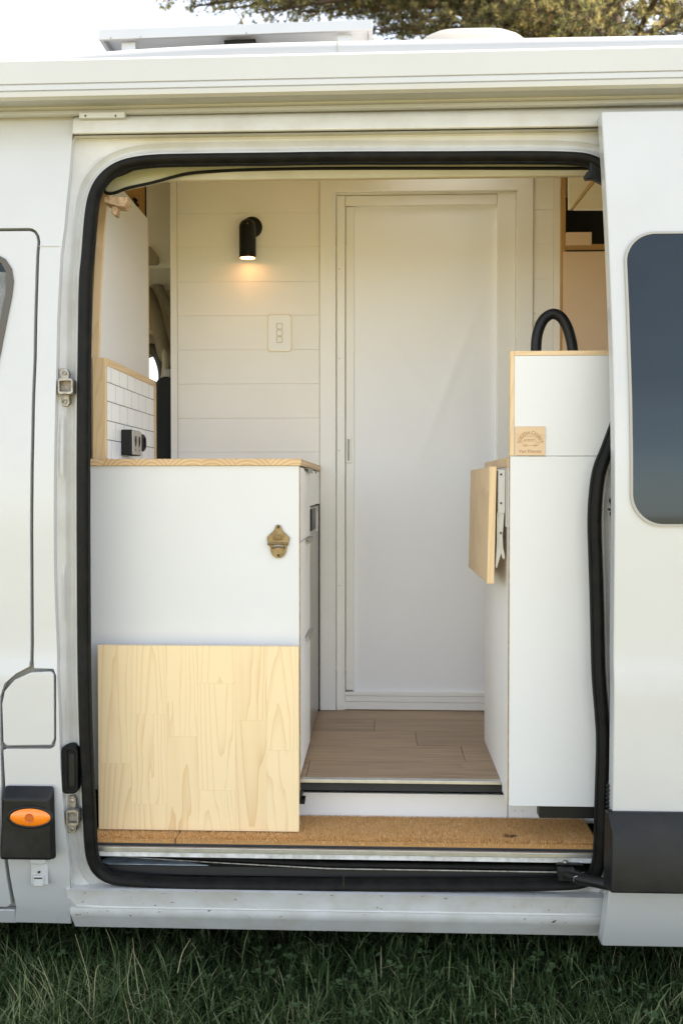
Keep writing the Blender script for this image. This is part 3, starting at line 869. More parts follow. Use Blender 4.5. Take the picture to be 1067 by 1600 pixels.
cab_seat(-.86, 1.28, .44, 1.69, 'dark driver seat seen past the timber-edged white divider board', False)
cab_seat(-.95, .30, .50, 1.71, 'black passenger seat in the slot beside the front door seal', False)
pA = at(262, 583, 1.6)
m = MB(); m.box((pA.x - .012, 1.59, pA.z - .016), (pA.x + .012, 1.62, pA.z + .016)); bm_ = m.build('belt_guide', M['wsteel'], van, bevel=.004)
# cab roof lining: shelf front, rail and beam by the partition
Yc = 1.30
m = MB(); m.prism(ppoly([(200, 200), (275, 200), (275, 414), (200, 414)], Yc), XZ, Yc, Yc + .40); sh = m.build('cab_overhead_shelf', M['wall'], van, bevel=.003)
m = MB(); pbox(m, 200, 414, 275, 419, Yc - .008, Yc + .42); m.build('shelf_rail', M['cream'], sh, bevel=.002)
m = MB(); pbox(m, 233.5, 240, 235.5, 372, Yc - .004, Yc); pbox(m, 245, 240, 246, 372, Yc - .003, Yc); m.build('shelf_seam', M['lining'], sh)
m = MB(); m.prism(ppoly([(225, 380), (236, 386), (247, 400), (248, 408), (246, 413), (225, 413)], Yc - .05), XZ, Yc - .05, Yc); m.build('sun_visor_corner', mat('grey_visor', (.33, .29, .23), .7), sh, bevel=.006)
m = MB(); m.tube(catmull([at(222, 405, 1.55), at(236, 428, 1.58), at(250, 452, 1.6), (at(266, 482, 1.62)), at(276, 505, 1.64), at(285, 560, 1.66)], 8), .018, 10)
m.build('grab_rail', mat('brown_grey_rail', (.20, .17, .13), .6), van, smooth=60)
m = MB(); m.tube(catmull([at(215, 440, 1.64), at(236, 470, 1.66), at(252, 530, 1.68), at(262, 560, 1.69), at(290, 575, 1.7)], 8), .03, 10)
m.build('pillar_trim', M['liningd'], van, smooth=60)

# ================================================================== INTERIOR
# ------------------------------------------------ shower partition: boarded wall round a door
pw = empty('partition_wall', 'cream boarded partition wall around the tall white shower door', 'wall')
Y = YB
zf = FLOOR
def X(px, Y_=None): return at(px, 762, YB if Y_ is None else Y_).x
def Z(py, px=595, Y_=None): return at(px, py, YB if Y_ is None else Y_).z
m = MB(); m.box((X(268), Y + .009, zf), (X(524), Y + .03, 2.404)); m.box((X(803), Y + .009, zf), (X(876), Y + .03, 2.404)); m.box((X(524), Y + .009, Z(303)), (X(803), Y + .03, 2.404))
m.build('backing_board', M['wall'], pw)
# boards
pz = [Z(a, 388) for a in (281, 333, 385.5, 440, 493, 546.5, 600, 653.5, 706.5, 759.5, 812.5, 865.5, 918.5, 971.5, 1024.5, 1077.5)] + [zf + .001]
g = .0002
def board(xa, xb, zhi, zlo):
    m = MB(); ch = .0009
    m.prism([(Y + .009, zlo + g), (Y + ch, zlo + g), (Y, zlo + g + ch), (Y, zhi - g - ch), (Y + ch, zhi - g), (Y + .009, zhi - g)], YZ, xa, xb)
    return m.build('board', M['wall'], pw)
for zh, zl in zip(pz, pz[1:]):
    board(X(279), X(499), zh, zl)
for zh, zl in zip(pz[:5], pz[1:6]): board(X(831), X(862), zh, zl)
board(X(831), X(862), pz[5], 1.0)
m = MB(); m.box((X(268), Y - .003, zf + .001), (X(278.3), Y + .009, 2.38)); m.build('stile', M['wall'], pw, bevel=.0015)
m = MB(); m.box((X(862.5), Y - .003, 1.0), (X(876), Y + .009, 2.38)); m.build('stile', M['wall'], pw, bevel=.0015)
m = MB(); m.box((X(278.7), Y - .002, Z(280)), (X(862), Y + .009, 2.39)); m.build('top_rail', M['wall'], pw, bevel=.0015)
# door casing: flat trim
m = MB(); Yt = Y - .012
m.prism([(X(500), zf + .002), (X(500), Z(276)), (X(830), Z(276)), (X(830), zf + .002), (X(805), zf + .002), (X(805), Z(301)), (X(525), Z(301)), (X(525), zf + .002)], XZ, Yt, Y + .008)
m.build('door_casing', M['door'], pw, bevel=.002)
sdn = empty('shower_door', 'tall white shower door with a pale cloth screen in a slim frame', 'door')
m = MB(); Yd = Y + .012
def fr(a, b, c, d, y0=None, y1=None, nm='door_frame', mt='door', bev=.0025):
    m = MB(); m.box((X(a), y0, Z(d)), (X(c), y1, Z(b))); return m.build(nm, M[mt], sdn, bevel=bev)
fr(525.6, 304, 539, 1112, Yd - .006, Yd + .03, 'stile')
fr(540, 321, 553, 1080, Yd, Yd + .03, 'closing_stile')
fr(775.5, 303, 803.6, 1112, Yd - .008, Yd + .03, 'stile')
fr(539.5, 304, 775, 320, Yd - .004, Yd + .03, 'top_rail')
m = MB(); m.box((X(528), Yd - .007, zf + .002), (X(802), Yd + .02, zf + .028)); m.build('bottom_rail', M['door'], sdn, bevel=.002)
m = MB(); m.box((X(539.5), Yd - .003, zf + .029), (X(802), Yd + .02, zf + .048)); m.build('bottom_rail', M['door'], sdn, bevel=.002)
m = MB(); m.box((X(539.5), Yd + .0, zf + .049), (X(776), Yd + .02, zf + .062)); m.build('bottom_rail', M['door'], sdn, bevel=.002)
m = MB(); m.box((X(540.5), Yd - .012, Z(723)), (X(548.5), Yd + .002, Z(683))); hd = m.build('handle', M['door'], sdn, bevel=.002)
m = MB(); m.box((X(543), Yd - .0135, Z(720)), (X(546), Yd - .011, Z(686))); m.build('handle_groove', M['gasket'], hd, bevel=.0005)
for py in (420, 560, 704, 915):
    m = MB(); q = at(530, py, Yd - .006); m.lathe([(.002, 0), (.0015, -.001)], (q.x, q.y, q.z), 'y', 8); m.build('screw', M['gasket'], sdn)
# cloth with soft wrinkles
NXs, NZs = 90, 240
xa, xb, za, zb2 = X(552), X(776.5), zf + .055, Z(318)
vs = []
for j in range(NZs + 1):
    for i in range(NXs + 1):
        u, v = i / NXs, j / NZs
        x, z = xa + (xb - xa) * u, za + (zb2 - za) * v
        e = math.sin(math.pi * u) ** .4 * math.sin(math.pi * v) ** .3
        d = .0030 * math.sin(3.2 * math.pi * (u * .8 - v * 1.9) + 1.1) * math.exp(-((v - .78) / .17) ** 2) + .0022 * math.sin(7 * math.pi * (u * .55 + v * .9)) * math.exp(-((v - .55) / .2) ** 2)
        d += .0020 * math.sin(2.3 * math.pi * u + 3 * v) + .0018 * math.sin(9 * u - 14 * v) * math.exp(-((v - .30) / .2) ** 2)
        dd = (u - .8) * .8 - (v - .74) * 1.1
        d += .0042 * math.exp(-(dd / .035) ** 2) * math.exp(-((u - .72) / .2) ** 2)
        d += .0030 * math.exp(-(((u - .45) * .5 + (v - .64) * 1.2) / .03) ** 2) * math.exp(-((u - .4) / .28) ** 2)
        vs.append((x, Yd + .014 - 1.0 * d * e, z))
m = MB(); W1 = NXs + 1
m.add(vs, [(j * W1 + i, j * W1 + i + 1, (j + 1) * W1 + i + 1, (j + 1) * W1 + i) for j in range(NZs) for i in range(NXs)])
m.build('screen', M['screen'], sdn, smooth=80)
m = MB(); m.box((X(540), Yd + .036, zf), (X(803), Yd + .045, 2.3)); m.build('door_back', M['screen'], sdn)
# the rest of the shower cubicle behind
m = MB(); m.box((X(268), YB + .03, zf), (X(272), YF - .01, 2.404)); m.box((X(872), YB + .03, zf), (X(876), YF - .01, 2.404)); m.build('cubicle_side', M['wall'], pw)

# ------------------------------------------------ lamp and switch plate on the wall
lp = empty('wall_lamp', 'matt black cylinder wall lamp, lit, shining down the boards', 'wall lamp')
q = at(387, 376, Y - .055); lr = .0285
zl0, zl1 = at(387, 403, Y - .055).z, at(387, 342, Y - .055).z
m = MB(); prof = [(lr - .003, 0.004), (lr - .002, -.001), (lr, 0.0), (lr, zl1 - zl0 - .028)] + [(lr * math.cos(t), zl1 - zl0 - .028 + .028 * math.sin(t)) for t in (.3, .6, .9, 1.2, 1.45)]
m.lathe(prof, (q.x, Y - .055, zl0), 'z', 36); m.build('shade', M['black'], lp, smooth=40)
q2 = at(391, 357, Y - .004)
m = MB(); m.lathe([(.036, 0), (.036, -.007), (.033, -.009), (.001, -.009)], (q2.x + .006, Y, q2.z + .004), 'y', 36); m.build('mounting_plate', M['black'], lp, smooth=40)
m = MB(); m.lathe([(.014, -.008), (.014, -.045)], (q2.x, Y, q2.z), 'y', 16); m.build('arm', M['black'], lp, smooth=40)
m = MB(); m.lathe([(lr - .0035, -.0022), (.001, -.0022)], (q.x, Y - .055, zl0 + .002), 'z', 28); m.build('lens', M['lampglow'], lp)
m = MB(); m.lathe([(.0032, 0), (.0028, -.002), (.001, -.0025)], (q.x + .004, Y - .055 - lr + .001, zl1 - .022), 'y', 12); m.build('thumb_screw', M['brass'], lp)
sp = bpy.data.lights.new('lamp_beam', 'SPOT'); sp.energy = .003; sp.color = (1.0, .74, .48); sp.spot_size = R(120); sp.spot_blend = 1.0; sp.shadow_soft_size = .02
so2 = bpy.data.objects.new('lamp_beam', sp); COL.objects.link(so2); so2.location = (q.x, Y - .055, zl0 - .012); so2.parent = lp

sw = empty('switch_plate', 'white gold-rimmed switch plate with three square buttons on the boards', 'light switch')
xa_, xb_, zA, zB = at(418, 520, Y).x, at(456, 520, Y).x, at(437, 550, Y).z, at(437, 491, Y).z
m = MB(); m.prism(rrect(xa_, zA, xb_, zB, .012, 6), XZ, Y - .003, Y); m.build('rim', M['gold'], sw, bevel=.001)
m = MB(); m.prism(rrect(xa_ + .0028, zA + .0028, xb_ - .0028, zB - .0028, .010, 6), XZ, Y - .0045, Y - .001); m.build('plate', M['door'], sw, bevel=.001)
for py in (510, 520.5, 531):
    a_, b2_ = at(432.5, py + 4.5, Y), at(441.5, py - 4.5, Y)
    m = MB(); m.tube([(u, Y - .0046, v) for u, v in rrect(a_.x, a_.z, b2_.x, b2_.z, .004, 4)], .0011, 6, closed=True); 
    bt = m.build('button_rim', M['gold'], sw, smooth=60)
    m = MB(); m.prism(rrect(a_.x + .001, a_.z + .001, b2_.x - .001, b2_.z - .001, .003, 4), XZ, Y - .0055, Y - .004); m.build('button', M['door'], sw, bevel=.0006)

# ------------------------------------------------ kitchen counter
YK = .20
kc = empty('kitchen_counter', 'white kitchen counter with pine worktop and folded pine flap', 'kitchen counter')
kx0, kx1 = at(136, 900, YK).x, at(468.5, 900, YK).x
ktop = at(400, 727.5, YK).z; kwt = at(400, 716.8, YK - .005).z
kbot = .478
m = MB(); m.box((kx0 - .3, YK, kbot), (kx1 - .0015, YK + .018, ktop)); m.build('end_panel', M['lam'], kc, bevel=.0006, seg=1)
m = MB(); m.box((kx1 - .0013, YK, kbot), (kx1, YK + .018, ktop)); m.build('panel_edge', M['plyedge'], kc)
m = MB(); m.box((kx0 - .3, YK - .006, ktop), (kx1 + .004, YB - .001, kwt)); wt = m.build('worktop', M['pinex'], kc, bevel=.0012)
m = MB(); m.box((kx0 - .3, YK + .02, kbot + .02), (kx1 - .020, YB - .002, ktop - .001)); m.build('carcass', M['lamside'], kc)
m = MB(); m.box((kx0 - .3, YK + .05, FLOOR - .12), (kx1 - .03, YB - .002, kbot + .019)); m.build('plinth', M['void'], kc)
ysp = YK + .40        # between the drawers and the fridge
def yk(px): # depth of a pixel column on the aisle face
    d = kx1; lo, hi = YK, YB
    for _ in range(40):
        mi = (lo + hi) / 2
        if at(px, 900, mi).x > kx1: lo = mi
        else: hi = mi
    return lo
ysp = yk(484.5)
def zk(px, py): return at(px, py, yk(px)).z
zd1, zd2 = zk(476, 843), zk(476, 997)
zfl = FLOOR + .004
for za_, zb_2 in ((zd1 + .0015, ktop - .004), (zd2 + .0015, zd1 - .0015), (zfl + .01, zd2 - .0015)):
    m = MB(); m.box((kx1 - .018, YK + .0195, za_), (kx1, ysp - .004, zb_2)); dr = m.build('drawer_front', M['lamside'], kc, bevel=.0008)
    if za_ > zfl + .02 or True:
        m = MB(); zc = zb_2
        yh = (YK + ysp) / 2 + .03
        m.box((kx1 - .004, yh - .02, zc - .001), (kx1 + .010, ysp - .02, zc + .001)); m.box((kx1 + .008, yh - .02, zc - .012), (kx1 + .010, ysp - .02, zc + .001))
        m.build('handle', M['gasket'], dr, bevel=.0006)
m = MB(); m.box((kx1 - .03, ysp - .004, zfl), (kx1 - .012, ysp + .003, ktop)); m.build('shadow_gap', M['void'], kc)
zft = zk(490, 790)
m = MB(); m.box((kx1 - .018, ysp + .003, zft + .002), (kx1, YB - .02, ktop - .004)); m.build('fridge_surround', M['lamside'], kc, bevel=.0008)
m = MB(); m.box((kx1 - .016, ysp + .004, zfl + .01), (kx1 - .002, YB - .03, zft - .004)); fd = m.build('fridge_door', mat('champagne_steel_door', (.36, .335, .29), .35, metal=.6, var=.2, vscale=4), kc, bevel=.001)
m = MB(); m.box((kx1 - .005, ysp + .02, zft - .075), (kx1 + .004, ysp + .20, zft - .008)); m.build('fridge_latch', M['bplastic'], fd, bevel=.002)
m = MB(); m.box((kx1 - .004, ysp + .21, zft - .085), (kx1 + .008, ysp + .26, zft - .02)); m.build('latch_keeper', M['wsteel'], fd, bevel=.002)
m = MB(); m.box((kx1 - .014, YB - .03, zfl), (kx1 + .001, YB - .022, zft)); m.build('fridge_hinge_strip', M['void'], fd)
for yy in (YK + .12, YK + .30, ysp + .2):
    m = MB(); m.tube([(kx1 - .002, yy, ktop - .002), (kx1 + .001, yy + .03, ktop - .003), (kx1 + .001, yy + .05, ktop - .010)], .002, 6); m.build('worktop_clip', M['screw'], kc)
m = MB(); m.box((kx1 - .012, YK + .004, kbot - .028), (kx1 + .003, YK + .26, kbot - .001)); m.box((kx1 - .012, YK + .004, kbot - .034), (kx1 + .012, YK + .04, kbot - .022))
m.build('drawer_runner', M['black'], kc, bevel=.001)
m = MB(); m.box((kx0 - .02, YK - .03, kbot - .03), (kx0 + .05, YK + .02, kbot - .004)); m.build('corner_bracket', M['black'], kc)
# pine flap made of glued staves
YFL = YK - .052
fx0_, fx1_ = at(154, 1150, YFL).x, at(467, 1150, YFL).x
fz1 = at(310, 1009.5, YFL).z; fz0 = max(at(310, 1298, YFL).z, MATZ + .006)
fp = MB(); fp.box((fx0_ + .001, YFL + .002, fz0 + .001), (fx1_ - .001, YFL + .019, fz1 - .001)); flap = fp.build('folding_flap', M['pine'], kc)
flap['label'] = 'pale pine flap folded down over the lower part of the counter'
for x_ in (.22, .78):
    xx = fx0_ + (fx1_ - fx0_) * x_; m = MB(); m.box((xx - .02, YFL + .019, fz1 - .25), (xx + .02, YK, fz1 - .02)); m.build('flap_bracket', M['wsteel'], flap)
cuts_x = [0, .165, .345, .50, .685, .84, 1]
joints = [[.36, .62], [.50], [.14, .58], [.46, .5], [.74], [.52]]
joints = [[.64], [.37, .86], [.49], [.20, .78], [.40], [.56]]
for i in range(6):
    zs = [0] + joints[i] + [1]
    for a_, b_3 in zip(zs, zs[1:]):
        m = MB(); m.box((fx0_ + (fx1_ - fx0_) * cuts_x[i] + .0001, YFL, fz1 - (fz1 - fz0) * b_3 + .0001), (fx0_ + (fx1_ - fx0_) * cuts_x[i + 1] - .0001, YFL + .020, fz1 - (fz1 - fz0) * a_ - .0001))
        m.build('stave', M['pine'], flap)

# bottle opener
bo = empty('bottle_opener', 'aged brass bottle opener screwed to the white counter end', 'bottle opener')
def bp(px, py, Y_=None): p = at(px, py, YK); return (p.x, p.z)
up = [(433, 820), (436, 819.7), (439, 821), (441, 826), (443, 830), (453.5, 840), (452, 846), (449.5, 851), (443, 850), (435.5, 849.5), (428, 850), (420.5, 851), (418.5, 846), (417.5, 839), (427, 830), (430, 826), (431, 821.5)]
m = MB(); m.prism([bp(*p) for p in up], XZ, YK - .006, YK - .001); pl = m.build('plate', M['brass'], bo, bevel=.0014, seg=3)
hi = [bp(a, b) for a, b in ((426, 853.5), (429, 851.8), (435.5, 851), (442, 851.8), (444.5, 853.5), (441, 855), (435.5, 854), (430, 855))]
lo_ = [(420.5, 850.5), (450, 850.5), (448.5, 856), (447.6, 862), (444.5, 868), (440, 871), (435.5, 872), (431, 871), (426.5, 868), (423.6, 862), (422.6, 856)]
m = MB(); m.prism([bp(*p) for p in lo_], XZ, YK - .0055, YK - .0008, [list(reversed(hi))]); m.build('mouth', M['brass'], bo, bevel=.001)
m = MB(); m.tube(catmull([(u, YK - .009, v) for u, v in (bp(a, b) for a, b in ((418.6, 850.5), (427, 848.8), (435.5, 848.4), (444, 848.8), (451.5, 850.5)))], 5), .0026, 8); m.build('cap_lip', M['brass'], bo, smooth=60)
m = MB(); m.tube(catmull([(u, YK - .010, v) for u, v in (bp(a, b) for a, b in ((425, 857), (430, 854.8), (435.5, 854.2), (441, 854.8), (446, 857)))], 5), .0018, 8); m.build('cap_tooth', M['brassd'], bo, smooth=60)
for py in (823.5, 867.5):
    u, v = bp(435.5, py); m = MB(); m.lathe([(.0034, 0), (.003, -.0025), (.001, -.003)], (u, YK - .0055, v), 'y', 12); m.build('screw', M['screw'], bo, smooth=40)
u, v = bp(435.5, 840); m = MB()
for rr_, ww_ in ((.0155, 1.0), (.010, .8)):
    m.tube([(u + rr_ * math.cos(t), YK - .0066, v + rr_ * .52 * math.sin(t)) for t in (2 * math.pi * k / 30 for k in range(30))], .0007, 5, closed=True)
for k in range(9):
    a_ = -.8 + k * .2; m.tube([(u + a_ * .012, YK - .0066, v - .004 - .002 * (k % 2)), (u + a_ * .012 + .0015 * (-1) ** k, YK - .0068, v + .004 - .003 * abs(a_))], .0008, 5)
m.build('embossing', M['brassd'], bo)

# ------------------------------------------------ tiled splashback and divider board on the counter
xt = at(168, 640, YK + .05).x; yt0, = (YK + .05,)
def ydep(px, x):
    lo, hi = -.5, 6
    for _ in range(50):
        mi = (lo + hi) / 2
        if at(px, 700, mi).x > x: lo = mi   # left of the axis: x falls with depth
        else: hi = mi
    return lo
yt1 = ydep(243, xt)
sb = empty('tiled_splashback', 'white tiled splashback in a pine frame standing on the counter', 'splashback')
ztt = at(168, 560, yt0).z
m = MB(); m.box((xt - .034, yt0 - .018, kwt + .0005), (xt + .0, yt0, ztt)); m.build('frame_post', M['pinee'], sb, bevel=.001)
m = MB(); m.box((xt - .034, yt0 + .0005, ztt - .019), (xt + .003, yt1, ztt)); m.build('frame_top', M['pineyx'], sb, bevel=.001)
m = MB(); m.box((xt - .034, yt1 - .012, kwt + .0005), (xt + .003, yt1 + .006, ztt)); m.build('frame_post', M['pinee'], sb, bevel=.001)
m = MB(); m.box((xt - .02, yt0 + .001, kwt + .0005), (xt - .0010, yt1 - .012, ztt - .02)); m.build('grout_bed', M['grout'], sb)
rowh = (at(169, 712, yt0).z, )
zr = [at(169, p, yt0).z for p in (567, 596.5, 626.5, 657, 687)] + [kwt + .001]
tw = (yt1 - yt0 - .014) / 6.3
for i, (zh, zl) in enumerate(zip(zr, zr[1:])):
    off = 0 if i % 2 else -.52 * tw
    y = yt0 + .0015 + off
    while y < yt1 - .014:
        ya, yb_ = max(y, yt0 + .0015), min(y + tw, yt1 - .0135)
        if yb_ - ya > .006:
            m = MB(); m.box((xt - .008, ya + .0026, zl + .0012), (xt + .0, yb_ - .0026, zh - .0012)); m.build('tile', M['tile'], sb, bevel=.0006, seg=1)
        y += tw
m = MB(); 
def ytx(px): return ydep(px, xt)
ou = empty('power_outlet', 'grey switched double socket outlet on the white tiles', 'power outlet')
ya, yb_ = ydep(208, xt + .034), ydep(222, xt + .034); za_, zb_ = at(208, 711, ya).z, at(208, 671, ya).z
m = MB(); m.box((xt + .0008, ya, za_), (xt + .030, yb_, zb_)); bx = m.build('outlet_box', M['black'], ou, bevel=.002)
m = MB(); m.box((xt + .030, ya + .002, za_ + .002), (xt + .034, yb_ - .001, zb_ - .002)); fp_ = m.build('face_plate', mat('warm_grey_faceplate', (.42, .39, .35), .35, metal=.4), ou, bevel=.002)
for k in (0, 1):
    yy = ya + (yb_ - ya) * (.3 + .4 * k)
    m = MB(); m.prism([(yy - .006, zb_ - .030), (yy, zb_ - .042), (yy + .006, zb_ - .03), (yy, zb_ - .016)], YZ, xt + .034, xt + .037); m.build('rocker', M['black'], fp_, bevel=.001)
    m = MB()
    for a_, b_4 in ((-.004, .0), (.004, .0)): m.box((xt + .0339, yy + a_ - .001, za_ + .025), (xt + .0348, yy + a_ + .001, za_ + .033))
    m.box((xt + .0339, yy - .001, za_ + .012), (xt + .0348, yy + .001, za_ + .019)); m.build('socket_slot', M['void'], fp_)
us = empty('round_charger_socket', 'small dark round socket beside the double outlet on the tiles', 'socket')
yc_ = ydep(225.5, xt + .02); m = MB(); m.lathe([(.026, .001), (.026, .018), (.022, .022), (.018, .022), (.017, .014), (.001, .014)], (xt, yc_, at(226, 692, yc_).z), 'x', 24); m.build('socket_body', M['bplastic'], us, smooth=40)

xd = at(158, 500, YK + .07).x
yd0 = YK + .055; yd1 = ydep(233, xd)
dv = empty('divider_board', 'tall white divider board with pine edge between cab and kitchen', 'board')
# profile in (y, z): follows the lean of the flank at the front edge
front = [(yd0, kwt + .001), (yd0, at(148, 560, yd0).z)] + [(yd0 + dy, at(150, py, yd0 + dy).z) for py, dy in ((470, .018), (400, .042), (350, .068), (318, .092), (300, .105))]
ztop_b = at(205, 292, .5).z
ya9, yb9 = ydep(176, xd), ydep(198, xd)
back = [(ya9, at(176, 272, ya9).z), (yb9, at(198, 300, yb9).z), (yd1, at(233, 342, yd1).z), (yd1, kwt + .001)]
m = MB(); m.prism(front + back, YZ, xd - .016, xd); m.build('board_face', M['lam'], dv, bevel=.0015)
m = MB(); pts = front
vs = []
for (y, z) in pts: vs += [(xd - .019, y - .013, z), (xd + .002, y - .013, z), (xd + .002, y - .0005, z), (xd - .019, y - .0005, z)]
fs = [(0, 1, 2, 3), tuple(reversed([len(vs) - 4 + k for k in range(4)]))]
for i in range(len(pts) - 1):
    for k in range(4): fs.append((i * 4 + k, i * 4 + (k + 1) % 4, (i + 1) * 4 + (k + 1) % 4, (i + 1) * 4 + k))
m.add(vs, fs); m.build('edge_strip', M['pinee'], dv, bevel=.0015)
m = MB(); m.box((xd - .017, yd1 + .0005, kwt), (xd + .001, yd1 + .006, at(233, 342, yd1).z)); m.build('edge_strip', M['pinee'], dv)

# plywood hook bracket and plywood locker up by the front corner
pb = empty('plywood_bracket', 'small plywood cross bracket at the top of the divider board', 'bracket')
Yp = .20
m = MB(); m.prism(ppoly([(163, 307.5), (191, 307.5), (199.5, 307), (198.5, 316), (194, 322), (187, 322.5), (163, 316)], Yp), XZ, Yp, Yp + .05); m.build('arm', M['plyedge'], pb, bevel=.0015)
m = MB(); m.prism(ppoly([(176, 322), (184, 322), (182, 335), (180, 336), (174, 332)], Yp + .006), XZ, Yp + .006, Yp + .04); m.build('prong', M['plyedge'], pb, bevel=.001)
lk = empty('plywood_locker', 'brown plywood locker front with a black latch above the divider board', 'locker')
Yl = .97
m = MB(); m.prism(ppoly([(150, 240), (226.5, 240), (226.5, 360), (150, 360)], Yl), XZ, Yl, Yl + .015); m.build('locker_front', M['brownwood'], lk, bevel=.001)
m = MB(); pbox(m, 226.8, 240, 228.5, 340, Yl - .002, Yl + .004); m.build('locker_edge', M['void'], lk)
m = MB(); pbox(m, 229.2, 240, 268, 416, Yl + .30, Yl + .31); m.build('locker_side', M['wall'], lk)
q = at(213, 317, Yl); m = MB(); m.tube([(q.x - .005, Yl - .006, q.z + .012), (q.x + .004, Yl - .010, q.z + .004), (q.x - .001, Yl - .010, q.z - .003), (q.x + .008, Yl - .006, q.z - .014)], .006, 8); m.build('latch', M['black'], lk, smooth=60)

# ------------------------------------------------ sink cabinet on the right
YS = .075
sc_ = empty('sink_cabinet', 'tall white sink cabinet with pine-edged end panel by the sliding door', 'cabinet')
sx0 = at(795, 900, YS).x; sx1 = sx0 + .36
ysb = ydep(757, sx0) if False else YS
lo, hi = YS, 3
for _ in range(50):
    mi = (lo + hi) / 2
    if at(757, 900, mi).x < sx0: lo = mi
    else: hi = mi
ysb = lo
sz1 = at(860, 713, YS).z; sz0 = at(860, 1260, YS).z
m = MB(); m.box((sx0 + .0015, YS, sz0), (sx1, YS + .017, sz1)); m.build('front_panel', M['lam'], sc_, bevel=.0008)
m = MB(); m.box((sx0, YS + .0005, sz0), (sx0 + .0013, YS + .017, sz1)); m.build('panel_edge', M['plyedge'], sc_)
zw0, zw1 = sz1 - .026, sz1 - .001
m = MB(); m.prism([(YS + .0175, sz0), (YS + .0175, zw0), (ysb, zw0), (ysb, FLOOR + .001), (.2, FLOOR + .001), (.2, sz0)], YZ, sx0, sx0 + .017); m.build('side_panel', M['lamside'], sc_, bevel=.0008)
m = MB(); m.box((sx0 + .018, ysb - .018, FLOOR + .001), (sx1 + .3, ysb - .001, zw0)); m.build('back_panel', M['lamside'], sc_)
m = MB(); m.box((sx0 - .002, YS + .018, zw0), (sx1 + .3, ysb + .004, zw1)); m.build('worktop', M['pineyx'], sc_, bevel=.0015)
ez0, ez1 = sz1 + .0012, at(870, 548, YS).z; ewid = at(803, 640, YS).x - sx0
m = MB(); m.box((sx0 + ewid + .0002, YS, ez0), (sx1, YS + .017, at(870, 555.5, YS).z)); m.build('end_panel', M['lam'], sc_, bevel=.0008)
m = MB(); m.box((sx0 + .0005, YS - .001, ez0), (sx0 + ewid, YS + .018, ez1)); m.build('edge_strip', M['pinee'], sc_, bevel=.001)
m = MB(); m.box((sx0 + ewid + .0003, YS - .001, at(870, 555.3, YS).z), (sx1, YS + .018, ez1)); m.build('edge_strip', wood('pine_strip_cross', (.66, .49, .29), (.50, .33, .16), 'X', 120, .05), sc_, bevel=.001)
q = at(843, 1262, YS); m = MB(); m.box((q.x, YS + .01, sz0 - .033), (sx1, YS + .05, sz0 - .001)); m.build('runner_box', M['black'], sc_, bevel=.002)
m = MB(); m.box((sx0 + .03, YS + .05, FLOOR - .10), (sx1, .28, sz0 - .034)); 
# folding leaf on the aisle side
lx = {}
YL0 = .108; 
P1, P2, P3, P4 = at(775.5, 729, YL0), at(764.5, 729, YL0), at(760.5, 912, YL0), at(771.5, 913, YL0)
lo, hi = YL0, 3
for _ in range(50):
    mi = (lo + hi) / 2
    if at(735, 731, mi).x < P2.x: lo = mi
    else: hi = mi
YL1 = lo
leaf = empty('folding_leaf', None, None); leaf.parent = sc_
# five glued staves run down the leaf
nst = 6
for i in range(nst):
    a_, b_5 = YL0 + (YL1 - YL0) * i / nst, YL0 + (YL1 - YL0) * (i + 1) / nst
    m = MB(); m.prism([(P1.x, P1.z), (P2.x, P2.z), (P3.x, P3.z), (P4.x, P3.z)], XZ, a_ + .0001, b_5 - .0001); m.build('stave', M['pinee'], leaf, bevel=.0006, seg=1)
for yy in (YL0 + .006, YL1 - .10):
    m = MB()
    bx0 = P1.x + .003
    gap = sx0 - bx0
    m.box((sx0 - .0045, yy, zw0 - .15), (sx0 - .0008, yy + .026, zw0 - .008))
    m.box((bx0 - .001, yy - .002, zw0 - .115), (sx0 - .006, yy + .001, zw0 - .006))
    m.box((bx0 - .001, yy - .002, zw0 - .20), (bx0 + .002, yy + .026, zw0 - .008))
    m.prism([(bx0 + .004, zw0 - .10), (sx0 - .007, zw0 - .108), (bx0 + gap * .55, zw0 - .175), (bx0 + gap * .62, zw0 - .205), (bx0 + gap * .30, zw0 - .225), (bx0 - .001, zw0 - .255), (bx0 - .004, zw0 - .25)], XZ, yy + .0015, yy + .004)
    m.prism([(bx0 + gap * .45, zw0 - .185), (bx0 + gap * .75, zw0 - .222), (bx0 + gap * .72, zw0 - .232), (bx0 + gap * .5, zw0 - .228), (bx0 + gap * .35, zw0 - .205)], XZ, yy - .0015, yy + .001)
    br_ = m.build('folding_bracket', M['wsteel'], sc_, bevel=.0006)
    for dz in (.018, .090, .165):
        m = MB(); m.lathe([(.0028, 0), (.0024, -.002)], (bx0 + gap * .35, yy - .002, zw0 - dz), 'y', 10); m.build('rivet', M['screw'], br_)

# engraved plaque
pq = empty('maker_plaque', 'small square wooden plaque engraved with a van and lettering', 'plaque')
a_, b_6 = at(804, 711.5, YS), at(851, 666.5, YS)
m = MB(); m.prism(rrect(a_.x, a_.z, b_6.x, b_6.z, .0015, 2), XZ, YS - .004, YS - .0004); m.build('plate', M['plaque'], pq, bevel=.0006)
cxp, czp, hw = (a_.x + b_6.x) / 2, (a_.z + b_6.z) / 2, (b_6.x - a_.x) / 2
yp = YS - .0042
m = MB()
text_mesh(m, 'SOUTH COAST', .0105, lambda u, v, w_: (cxp + u, yp - w_, czp - .004 + .0215 + v), arc=.0245, depth=.0006)
text_mesh(m, 'Van Fitouts', .0115, lambda u, v, w_: (cxp + u, yp - w_, czp - hw + .0075 + v), depth=.0006)
m.build('lettering', M['burn'], pq, fix=False)
m = MB(); arcp = [(cxp + .0225 * math.cos(t), yp, czp - .004 + .0225 * math.sin(t)) for t in np.linspace(-.1, math.pi + .1, 30)]
m.tube(arcp, .0004, 5)
